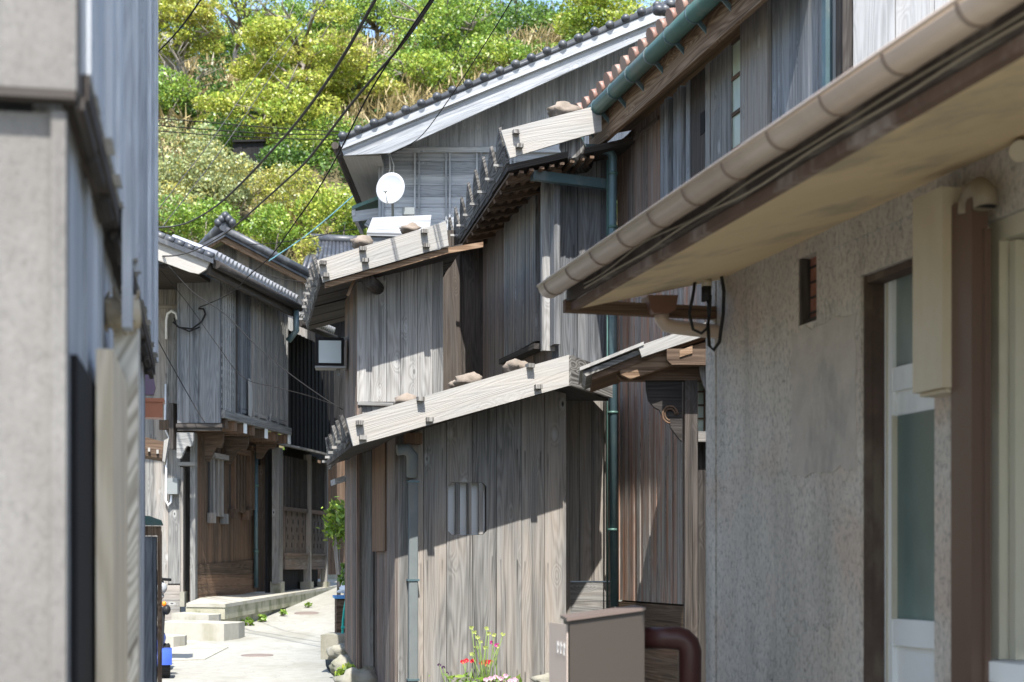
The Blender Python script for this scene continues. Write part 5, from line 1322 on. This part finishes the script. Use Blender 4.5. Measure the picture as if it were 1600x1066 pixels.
def leaf_obj(name, ctr, size, hue, mat, parent=None, upb=.5, aspect=.55, axis=None):
    n = len(ctr); off = np.array(ROOT[parent.name]) if parent else np.zeros(3)
    nr = unit(n) + np.array([0, -.25, upb]); nr /= np.linalg.norm(nr, axis=1, keepdims=True)
    a = unit(n) if axis is None else axis + .25 * unit(n)
    a -= nr * (a * nr).sum(1, keepdims=True); a /= np.linalg.norm(a, axis=1, keepdims=True); b = np.cross(nr, a)
    s = np.asarray(size).reshape(-1, 1) * np.ones((n, 1)) * rng.uniform(.5, 1.55, (n, 1)); c = ctr - off
    v = np.stack([c - a * s * .5, c + b * s * .5 * aspect - a * s * .05, c + a * s * .5, c - b * s * .5 * aspect - a * s * .05], 1).reshape(-1, 3)
    me = bpy.data.meshes.new(name); me.vertices.add(4 * n); me.vertices.foreach_set('co', v.ravel())
    me.loops.add(4 * n); me.loops.foreach_set('vertex_index', np.arange(4 * n, dtype=np.int32)); me.polygons.add(n)
    me.polygons.foreach_set('loop_start', np.arange(0, 4 * n, 4, dtype=np.int32)); me.polygons.foreach_set('loop_total', np.full(n, 4, dtype=np.int32))
    at = me.attributes.new('rnd', 'FLOAT', 'FACE'); at.data.foreach_set('value', rng.uniform(0, 1, n).astype(np.float32))
    at = me.attributes.new('hue', 'FLOAT', 'FACE'); at.data.foreach_set('value', np.clip(np.asarray(hue) * np.ones(n) + rng.normal(0, .065, n), 0, 1).astype(np.float32))
    me.update(calc_edges=True); me.materials.append(mat); o = bpy.data.objects.new(name, me); C.objects.link(o)
    if parent: o.parent = parent
    return o
def pad_leaves(centres, radii, per, flat, hue0, hvar):
    """clumps of leaves: each centre is a clump"""
    P_, H = [], []
    for c, r in zip(centres, radii):
        k = max(8, int(per * 1.35 * r * r)); u = unit(k) * (rng.uniform(.35, 1, (k, 1)) ** .45)
        u[:, 2] = u[:, 2] * flat + .10 * flat
        P_.append(np.array(c) + u * r); H.append(np.full(k, hue0 + rng.normal(0, hvar)))
    return np.concatenate(P_), np.concatenate(H)
def tree(name, label, px, py, d, rx, rz, npads, pr, per, flat, hue, hvar, leaf=.13, group=None, trunk=True, ry=None, bare=0, openness=.35):
    c = P(px, py, d); ry = ry or rx; zg_ = zh(c.x, d); t = thing(name, label, 'tree' if trunk else 'bush', (c.x, d, zg_), group)
    cs_, rs = [], []
    for k in range(npads):
        u = unit(1)[0]; f = rng.uniform(openness, 1) ** .6
        p = np.array([c.x + u[0] * rx * f, d + u[1] * ry * f, c.z + u[2] * rz * f])
        cs_.append(p); rs.append(pr * rng.uniform(.6, 1.35))
    L_, H = pad_leaves(cs_, rs, per, flat, hue, hvar)
    leaf_obj('crown', L_, leaf * .88, H, LEAF, t, .7 if flat < .5 else .35)
    m = MB(); b0 = V(c.x + random.uniform(-.3, .3), d, zg_ - .3); top = c + UP * (rz * .15)
    if trunk:
        r0 = .07 + .03 * rx; mid1 = b0.lerp(top, .5) + V(random.uniform(-.3, .3), 0, 0)
        m.tube([b0, mid1, top], [r0, r0 * .7, r0 * .35], 8)
        for k in range(min(len(cs_), 9 + bare)):
            e = Vector(cs_[k]); s_ = mid1.lerp(top, random.uniform(0, .9)); m.tube([s_, s_.lerp(e, .5) + V(random.uniform(-.25, .25), random.uniform(-.2, .2), random.uniform(.0, .3)), e], [r0 * .38, r0 * .24, r0 * .08], 6)
        for k in range(bare):
            s_ = mid1.lerp(top, random.uniform(.2, 1)); e = c + V(random.uniform(-1, 1) * rx, random.uniform(-1, -.4) * ry, random.uniform(-.6, 1.15) * rz)
            e2 = e + V(random.uniform(-.5, .5), 0, random.uniform(.1, .5)); m.tube([s_, s_.lerp(e, .55) + V(0, 0, .3), e, e2], [r0 * .45, r0 * .3, r0 * .18, r0 * .05], 6)
            for _ in range(3):
                q = s_.lerp(e, random.uniform(.5, 1)); m.tube([q, q + V(random.uniform(-.6, .6), random.uniform(-.3, .1), random.uniform(.1, .6))], [r0 * .15, r0 * .04], 5)
        m.build('trunk', BARK, t)
    else:
        for k in range(5):
            e = Vector(cs_[k % len(cs_)]); m.tube([b0 + V(random.uniform(-.2, .2), 0, 0), e], [.03, .012], 5)
        m.build('stem', BARK, t)
    return t
T = 'trees on the wooded hillside'
tree('maple_tree', 'large yellow-green maple with layered foliage at the centre of the hillside', 470, 95, 47, 2.1, 1.9, 70, .62, 520, .28, .70, .05, .125, T, bare=4)
tree('maple_tree', 'lower spreading boughs of yellow-green maple reaching over the dark hollow', 420, 178, 44, 1.7, .75, 34, .55, 520, .28, .69, .05, .12, T, bare=2)
tree('maple_tree', 'yellow-tinged maple at the top left above the hillside hut', 275, 42, 47, 1.4, 1.1, 34, .6, 480, .3, .74, .05, .125, T, bare=3)
tree('maple_tree', 'small green-gold maple at the upper right of the big central maple', 560, 150, 48, 1.3, 1.3, 34, .55, 520, .3, .68, .06, .12, T, bare=2)
tree('maple_tree', 'bright yellow-green rounded tree at the top right beside the dark verge tiles', 940, 45, 50, 1.55, 1.35, 55, .6, 560, .4, .66, .04, .12, T, bare=1)
tree('broadleaf_tree', 'green tree with grey bare branches right of the overhead cables', 690, 75, 51, 1.7, 1.7, 55, .6, 480, .6, .50, .08, .12, T, bare=9)
tree('broadleaf_tree', 'mid-green bushy tree standing above the gabled roof at its left end', 640, 140, 49, 1.7, 1.0, 42, .6, 480, .6, .56, .07, .12, T, bare=2)
tree('broadleaf_tree', 'darker green tree against the sky between two brighter ones', 810, 58, 55, 1.9, 1.1, 46, .65, 460, .6, .36, .06, .12, T, bare=2)
tree('broadleaf_tree', 'sunlit green tree just above the middle of the gabled roof', 790, 110, 49, 1.6, .8, 36, .6, 480, .6, .57, .06, .12, T, bare=2)
tree('broadleaf_tree', 'dark green tree at the top left edge with bare twigs', 300, 150, 46, 1.3, 1.1, 26, .5, 380, .6, .28, .07, .115, T, bare=7)
tree('broadleaf_tree', 'green tree with pale branches at the top centre under the sky', 580, 30, 54, 1.6, 1.3, 36, .6, 430, .6, .48, .08, .12, T, bare=7)
tree('broadleaf_tree', 'thin tree with whitish bare limbs at the top against the sky, left of centre', 385, 30, 52, 1.5, 1.2, 18, .55, 380, .5, .62, .06, .12, T, bare=9)
B_ = 'bushes on the hillside'
tree('pale_bush', 'silvery pale green bush on the lower left slope, the largest', 285, 262, 41, 1.15, 1.1, 46, .42, 800, .8, .97, .03, .10, B_, False)
tree('pale_bush', 'silvery pale green bush directly above the tiled house ridge', 350, 285, 40.5, .9, .7, 26, .4, 800, .8, .95, .04, .10, B_, False)
tree('pale_bush', 'pale olive bush at the left edge above the bay-fronted house roof', 255, 320, 39, .7, .55, 20, .38, 800, .8, .93, .05, .10, B_, False)
tree('green_bush', 'bright green bush just above the bay-fronted house roof', 320, 345, 38, .95, .38, 26, .36, 900, .8, .50, .05, .095, B_, False)
tree('green_bush', 'bright green bush behind the ridge ornament', 425, 358, 38.5, .8, .42, 22, .36, 900, .8, .52, .05, .095, B_, False)
tree('green_bush', 'yellow-green leafy bush beside the satellite dish eave', 525, 335, 39, .9, .7, 30, .36, 900, .8, .60, .06, .095, B_, False)
tree('green_bush', 'green bush at the left edge under the hillside hut', 258, 150, 45, .7, .6, 18, .42, 700, .7, .55, .05, .10, B_, False)
tree('green_bush', 'dark glossy green bush in the middle of the slope', 445, 255, 42, .5, .3, 10, .36, 800, .7, .34, .05, .10, B_, False)
tree('brown_bush', 'reddish olive bush with withered leaves in the middle of the slope', 450, 305, 40, 1.1, .7, 32, .38, 800, .8, .82, .07, .09, B_, False)
tree('yellow_bush', 'small yellow-leaved bush beside the far tiled roof ridge', 483, 398, 33, .22, .42, 9, .2, 1700, .8, .80, .03, .08, B_, False)
tree('broadleaf_tree', 'fresh green tree filling the crest behind the top centre of the maple', 500, 35, 57, 1.9, 1.2, 44, .65, 460, .6, .46, .08, .12, T, bare=3)
tree('broadleaf_tree', 'green tree on the crest between the hut and the central maple', 365, 75, 56, 1.7, 1.2, 40, .65, 440, .6, .44, .08, .12, T, bare=4)
tree('broadleaf_tree', 'light green tree low on the crest right of the overhead cables', 720, 25, 58, 1.9, 1.1, 40, .65, 440, .6, .53, .08, .12, T, bare=5)
tree('broadleaf_tree', 'olive green tree at the top edge left of the bright rounded tree', 870, 70, 56, 1.4, 1.2, 34, .6, 440, .6, .47, .07, .12, T, bare=2)
tree('broadleaf_tree', 'mid-green tree above the hillside hut in the top left corner', 245, 20, 54, 1.3, 1.1, 30, .6, 440, .6, .42, .08, .12, T, bare=3)
tree('green_bush', 'deep green bush beside the plank retaining fence', 345, 215, 43.5, .8, .5, 20, .4, 800, .7, .38, .07, .095, 'bushes on the hillside', False)
tree('green_bush', 'light green bush right of the plank retaining fence', 470, 235, 43.5, .9, .5, 22, .4, 800, .7, .55, .07, .095, 'bushes on the hillside', False)
tree('green_bush', 'green bush under the maple boughs above the dish house eave', 520, 215, 44, .8, .5, 18, .4, 700, .7, .47, .07, .095, 'bushes on the hillside', False)
# undergrowth and dry grass (nobody could count it)
def scatter(n, x0, x1, d0, d1):
    x = rng.uniform(x0, x1, n); d = rng.uniform(d0, d1, n); return np.array([(a, b, zh(a, b)) for a, b in zip(x, d)])
cl = scatter(2300, -22, 16, 31.5, 57)
hv = np.array([.30 + .32 * mnoise.noise(Vector((a * .35, b * .35, 5))) + (.12 if b < 40 else 0) for a, b, _ in cl])
P_, H = [], []
for (c0_, h0) in zip(cl, hv):
    r = rng.uniform(.25, .6); k = int(400 * r); u = unit(k) * (rng.uniform(.3, 1, (k, 1)) ** .5) * r; u[:, 2] = np.abs(u[:, 2]) * .9
    P_.append(c0_ + u); H.append(np.full(k, h0 + rng.normal(0, .07)))
o = leaf_obj('undergrowth', np.concatenate(P_), .095, np.concatenate(H), LEAF, None, .4); o['kind'] = 'stuff'
gr = scatter(2800, -20, 14, 34, 56)
keep = np.array([mnoise.noise(Vector((a * .22, b * .22, 21))) > -.12 for a, b, _ in gr]); gr = gr[keep]
P_ = []; ax = []
for c0_ in gr:
    k = 16; u = rng.normal(0, .22, (k, 3)); u[:, 2] = rng.uniform(.15, .75, k); P_.append(c0_ + u); ax.append(np.stack([rng.normal(0, .35, k), rng.normal(0, .35, k), np.ones(k)], 1))
o = leaf_obj('dry_grass', np.concatenate(P_), .65, .5, DRY, None, -.2, .07, np.concatenate(ax)); o['kind'] = 'stuff'
# hillside hut, dark hollow
q = Pl(235, 50.5, ang=8)
h = thing('hillside_hut', 'small grey tin-roofed hut among the trees at the top left', 'hut', base(q.W(.6, 0), 17.5))
m = MB(); m.pxboards(q, [(215, 52), (288, 52), (288, 130), (215, 130)], .1, o0=-.02, th=.03); m.build('wall', W['bluegrey'], h)
m = MB(); m.slab([q.at(205, 79, .35), q.at(300, 79, .35), q.at(292, 79, .35) + UP * .03, q.at(205, 79, .35) + UP * .03], .06); m.slab([q.at(205, 78, .36), q.at(300, 78, .36), q.at(290, 50, -.6), q.at(205, 50, -.6)], .05); m.build('roof', W['weathered'], h)
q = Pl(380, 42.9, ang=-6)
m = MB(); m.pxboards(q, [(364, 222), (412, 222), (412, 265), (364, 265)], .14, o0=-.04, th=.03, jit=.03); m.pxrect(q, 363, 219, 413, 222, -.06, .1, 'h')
o = rebase(m.build('plank_retaining_fence', W['black'])); tag(o, 'dark plank retaining fence half hidden on the slope under the maple', 'fence')  # black planks painted as the shade of a slatted hollow

# small plants near the houses
def plant(name, label, cat, ctr, r, n, hue, leaf, base_z, flat=1.0, group=None, stems=5, upb=.4):
    c = Vector(ctr); t = thing(name, label, cat, (c.x, c.y, base_z), group)
    u = unit(n) * (rng.uniform(.2, 1, (n, 1)) ** .4) * (.72 + .36 * np.array([mnoise.noise(Vector((q[0] * 2.2, q[1] * 2.2, q[2] * 2.2 + ctr[0] * 9))) for q in unit(n)]))[:, None] * np.array(r); k6 = unit(6) * np.array(r) * .6; u = np.where(rng.uniform(size=(n, 1)) < .6, k6[rng.integers(0, 6, n)] + rng.normal(size=(n, 3)) * np.array(r) * .24, u); leaf_obj('leaves', np.array(c) + u, leaf, hue, LEAF, t, upb)
    m = MB()
    for k in range(stems):
        e = c + V(random.uniform(-.6, .6) * r[0], random.uniform(-.6, .6) * r[1], random.uniform(-.4, .5) * r[2]); b0 = V(c.x + random.uniform(-.04, .04), c.y, base_z); m.tube([b0, b0.lerp(e, .5) + V(.02, 0, 0), e], [.010, .008, .003], 5)
    m.build('stem', BARK, t); return t
plant('shrub', 'bright green leafy shrub leaning into the lane beside the side wall of the plank-roofed house', 'shrub', P(529, 815, 15.6), (.2, .22, .24), 900, .52, .055, .75, stems=9)
plant('shrub', 'sparse dark green shrub behind the planter box', 'shrub', P(540, 900, 15.2), (.07, .1, .24), 160, .36, .07, .75, stems=4)
plant('fern', 'green fern growing out of the drain by the foundation stones', 'fern', P(541, 1052, 12.9), (.10, .1, .08), 260, .56, .06, .45, stems=4)
for (x, y, w_, lab) in ((367, 968, .06, 'tuft of bright weeds at the foot of the stone platform, the tallest'), (388, 972, .06, 'leafy weed right of the tallest weed tuft'), (410, 966, .06, 'low weeds in the middle of the stone platform foot'), (442, 957, .05, 'small weeds near the middle of the stone platform'), (482, 944, .04, 'tiny weeds towards the far end of the stone platform'), (430, 1062, .0, '')):
    if not lab: continue
    lo, hi = 12., 30.
    for _ in range(40):
        dm = (lo + hi) / 2
        if CZ + (HY - y - 6) / F * dm > zs(dm): lo = dm
        else: hi = dm
    c_ = P(x, y, lo); plant('weed', lab, 'weed', c_, (w_ * 1.6, w_, w_ * .8), 60, .5, .055, zs(lo), group='weeds along the stone platform', stems=4, upb=0)
def flowers(name, label, pts, petal, size, leafh=.5, base_z=.5, leaves_n=60, npet=6):
    cx = sum(p.x for p in pts) / len(pts); cy = sum(p.y for p in pts) / len(pts); t = thing(name, label, 'flower', (cx, cy, base_z), 'flowers in front of the lean-to wall')
    m = MB()
    for p in pts:
        b0 = V(cx + random.uniform(-.05, .05), cy + random.uniform(-.03, .03), base_z); m.tube([b0, b0.lerp(p, .5) + V(random.uniform(-.02, .02), 0, .02), p], [.005, .004, .003], 5)
    m.build_each('stem', M['stem'], t)
    m = MB()
    for p in pts:
        m.pid += 1
        for k in range(npet):
            a_ = 2 * math.pi * k / npet + random.random(); tip = p + V(math.cos(a_) * size, -abs(random.uniform(0, .4)) * size, math.sin(a_) * size * .8); s_ = V(-math.sin(a_), 0, math.cos(a_)) * size * .38; mid_p = p.lerp(tip, .6)
            m.face([p, mid_p - s_, tip, mid_p + s_])
    m.build_each('flower_head', petal, t)
    n = leaves_n; lo = np.array([cx, cy, base_z]) + np.stack([rng.normal(0, .07, n), rng.normal(0, .04, n), rng.uniform(0, .22, n)], 1); leaf_obj('leaves', lo, .06, leafh, LEAF, t, .1, .3)
M['stem'] = plain('flower_stem_green', (.14, .20, .05), .6)
M['pet_r'] = plain('red_petals', (.55, .02, .035), .6, 0, .2, 60); M['pet_p'] = plain('pink_petals', (.62, .36, .46), .6, 0, .2, 60); M['pet_m'] = plain('magenta_petals', (.45, .03, .22), .6, 0, .2, 60); M['pet_u'] = plain('dark_purple_petals', (.06, .02, .07), .6); M['bud'] = plain('green_seed_pods', (.32, .36, .10), .6)
fl_ = lambda pts, d: [P(x + random.uniform(-1, 1), y, d + random.uniform(-.05, .05)) for x, y in pts]
flowers('red_flower', 'cluster of small red flowers, the left of two, against the plank wall', fl_([(724, 1034), (729, 1032), (738, 1033), (741, 1032)], 11.1), M['pet_r'], .021, npet=8)
flowers('red_flower', 'cluster of small red flowers, the right of two, against the plank wall', fl_([(753, 1036), (758, 1034), (762, 1034), (766, 1034), (759, 1038)], 11.15), M['pet_r'], .021, npet=8)
flowers('pink_flower', 'pale pink flowers at the bottom edge below the red ones', fl_([(760, 1062), (767, 1060), (775, 1058), (782, 1060), (790, 1056), (797, 1064), (787, 1066), (804, 1062), (770, 1067)], 10.9), M['pet_p'], .022, npet=9)
flowers('purple_flower', 'tiny dark purple flowers left of the red clusters', fl_([(686, 1039), (693, 1043), (755, 1048), (699, 1052)], 11.1), M['pet_u'], .016)
flowers('seed_plant', 'tall thin plant with green-yellow seed pods and a magenta bloom', fl_([(737, 981), (741, 988), (746, 996), (750, 1003), (760, 982), (763, 990), (772, 992), (786, 991), (758, 1012), (744, 1012), (737, 1022), (777, 1010)], 11.0), M['bud'], .02, npet=5)
flowers('magenta_flower', 'single magenta bloom beside the tall seed plant', fl_([(768, 1004), (777, 1008)], 10.98), M['pet_m'], .02, leaves_n=8)

M['cable_m'] = plain('mid_grey_sheath', (.05, .047, .045), .7)
# ================================================================== OVERHEAD CABLES
def smooth(pts, n=10):
    out = []
    for i in range(len(pts) - 1):
        p0, p1, p2, p3 = pts[max(i - 1, 0)], pts[i], pts[i + 1], pts[min(i + 2, len(pts) - 1)]
        for k in range(n):
            t = k / n; out.append(.5 * ((2 * p1) + (p2 - p0) * t + (2 * p0 - 5 * p1 + 4 * p2 - p3) * t * t + (3 * p1 - p0 - 3 * p2 + p3) * t ** 3))
    out.append(pts[-1]); return out
def cable(label, pts, d0, d1, r, mat='cable', twin=0):
    n = len(pts); P3 = []
    tot = [0]
    for i in range(1, n): tot.append(tot[-1] + math.hypot(pts[i][0] - pts[i - 1][0], pts[i][1] - pts[i - 1][1]))
    for (x, y), t in zip(pts, tot): P3.append(P(x, y, 1 / (1 / d0 + (1 / d1 - 1 / d0) * t / tot[-1])))
    m = MB(); S = smooth(P3, 8); m.tube(S, r, 6)
    if twin: 
        m.tube([p + V(twin, 0, .35 * twin) for p in S], r * .7, 6)
    o = rebase(m.build('overhead_cable', M[mat])); tag(o, label, 'cable', 'overhead cables across the lane')
cable('thick twin cable sweeping down to the left edge above the bay-fronted house', [(612, -45), (585, 0), (540, 80), (500, 142), (460, 195), (420, 240), (380, 283), (340, 320), (300, 345), (270, 354), (236, 356)], 11, 18.5, .0085, 'cable_m', twin=.018)
cable('thick twin cable ending at the verge of the bay-fronted house', [(705, -45), (672, 5), (630, 66), (580, 124), (536, 178), (480, 250), (440, 288), (408, 317), (362, 357), (330, 378), (300, 393), (270, 400), (240, 400)], 11, 19.1, .008, 'cable_m', twin=.016)
cable('thin single cable dropping to the slatted bay', [(700, -40), (650, 33), (581, 139), (526, 246), (490, 307), (463, 345), (425, 398), (389, 431), (365, 455), (330, 473), (312, 480)], 11, 19.6, .007)
cable('upper of two parallel grey service wires at the left', [(520, -40), (465, 39), (400, 120), (330, 220), (280, 285), (236, 342)], 24, 19.2, .006, 'cable_m')
cable('lower of two parallel grey service wires at the left', [(540, -40), (469, 53), (410, 140), (360, 215), (300, 295), (252, 357)], 24, 19.2, .006, 'cable_m')
cable('highest of the level wires crossing the slope', [(225, 183), (330, 192), (430, 200), (531, 206)], 33, 36, .012)
cable('middle of the level wires crossing the slope', [(225, 194), (330, 203), (430, 209), (531, 211)], 33, 36, .012)
cable('lowest of the level wires crossing the slope', [(225, 203), (330, 211), (430, 216), (531, 219)], 33, 36, .012)
cable('short dark wire at the top left corner of the hillside', [(325, -20), (312, 2), (285, 40), (260, 68), (236, 92)], 18, 22, .012)
cable('thin wire running from the sky down to the dish insulator', [(815, -30), (795, 8), (760, 65), (705, 150), (665, 205), (640, 226), (611, 240)], 14, 20.9, .006)
cable('thin wire across the trees beside the insulator wire', [(770, -30), (745, 20), (700, 110), (640, 180)], 26, 30, .007, 'cable_m')
cable('pale blue cord rising from the far tiled roof to the eave', [(420, 408), (447, 390), (480, 367), (520, 334), (553, 305)], 25, 23, .009, 'cable_cy')
cable('slack dark wire between the tiled house and the eave', [(390, 382), (430, 380), (480, 372), (530, 362), (558, 358)], 26, 22, .007)
cable('thin wire slanting over the gable wall of the bay-fronted house', [(240, 410), (290, 470), (340, 540), (380, 590), (430, 605), (480, 618), (520, 632)], 19.2, 19.0, .004)
cable('second thin wire slanting down to the plank-roofed house', [(250, 400), (300, 455), (350, 490), (400, 540), (450, 582), (500, 618), (535, 640)], 19.1, 15.0, .005)
cable('wire drooping down the lit wall of the bay-fronted house', [(236, 512), (262, 560), (290, 610), (310, 645), (320, 660)], 20.2, 19.7, .006)
cable('curled wire under the tiled house bargeboard', [(390, 430), (410, 428), (440, 436), (470, 440), (490, 442)], 26.2, 26, .008)

# ================================================================== SKY, SUN, CAMERA
AZ, EL = 2.5, 57.0    # degrees to the right of straight behind the camera, height
sd_ = V(math.sin(math.radians(AZ)) * math.cos(math.radians(EL)), -math.cos(math.radians(AZ)) * math.cos(math.radians(EL)), math.sin(math.radians(EL)))
w = bpy.data.worlds.new('World'); scene.world = w; w.use_nodes = True
bg = w.node_tree.nodes['Background']; sky = w.node_tree.nodes.new('ShaderNodeTexSky'); sky.sky_type = 'NISHITA'; sky.sun_disc = False
sky.sun_elevation = math.radians(EL); sky.sun_rotation = math.radians(180 - AZ); sky.altitude = 10; sky.dust_density = 1.0; sky.air_density = 1.0
w.node_tree.links.new(sky.outputs[0], bg.inputs[0]); bg.inputs[1].default_value = .15
sl = bpy.data.lights.new('sun', 'SUN'); sl.energy = 3.9; sl.angle = math.radians(.5); sl.color = (1, .975, .93)
so = bpy.data.objects.new('sun', sl); C.objects.link(so); so.rotation_euler = sd_.to_track_quat('Z', 'Y').to_euler(); so.location = (0, -5, 30)
cam = bpy.data.cameras.new('camera'); co = bpy.data.objects.new('camera', cam); C.objects.link(co); scene.camera = co
co.location = (0, 0, CZ); co.rotation_euler = (math.radians(90), 0, 0)
cam.sensor_width = 36; cam.lens = 36 * F / 1600; cam.shift_y = (HY - 533) / 1600; cam.clip_end = 1000; cam.clip_start = .05
cam.dof.use_dof = True; cam.dof.focus_distance = 13.5; cam.dof.aperture_fstop = 3.4
vs = scene.view_settings; vs.view_transform = 'Standard'; vs.look = 'None'; vs.exposure = 1.47; vs.gamma = 1
scene.cycles.use_denoising = True
scene.cycles.max_bounces = 8; scene.cycles.diffuse_bounces = 4; scene.cycles.transmission_bounces = 4
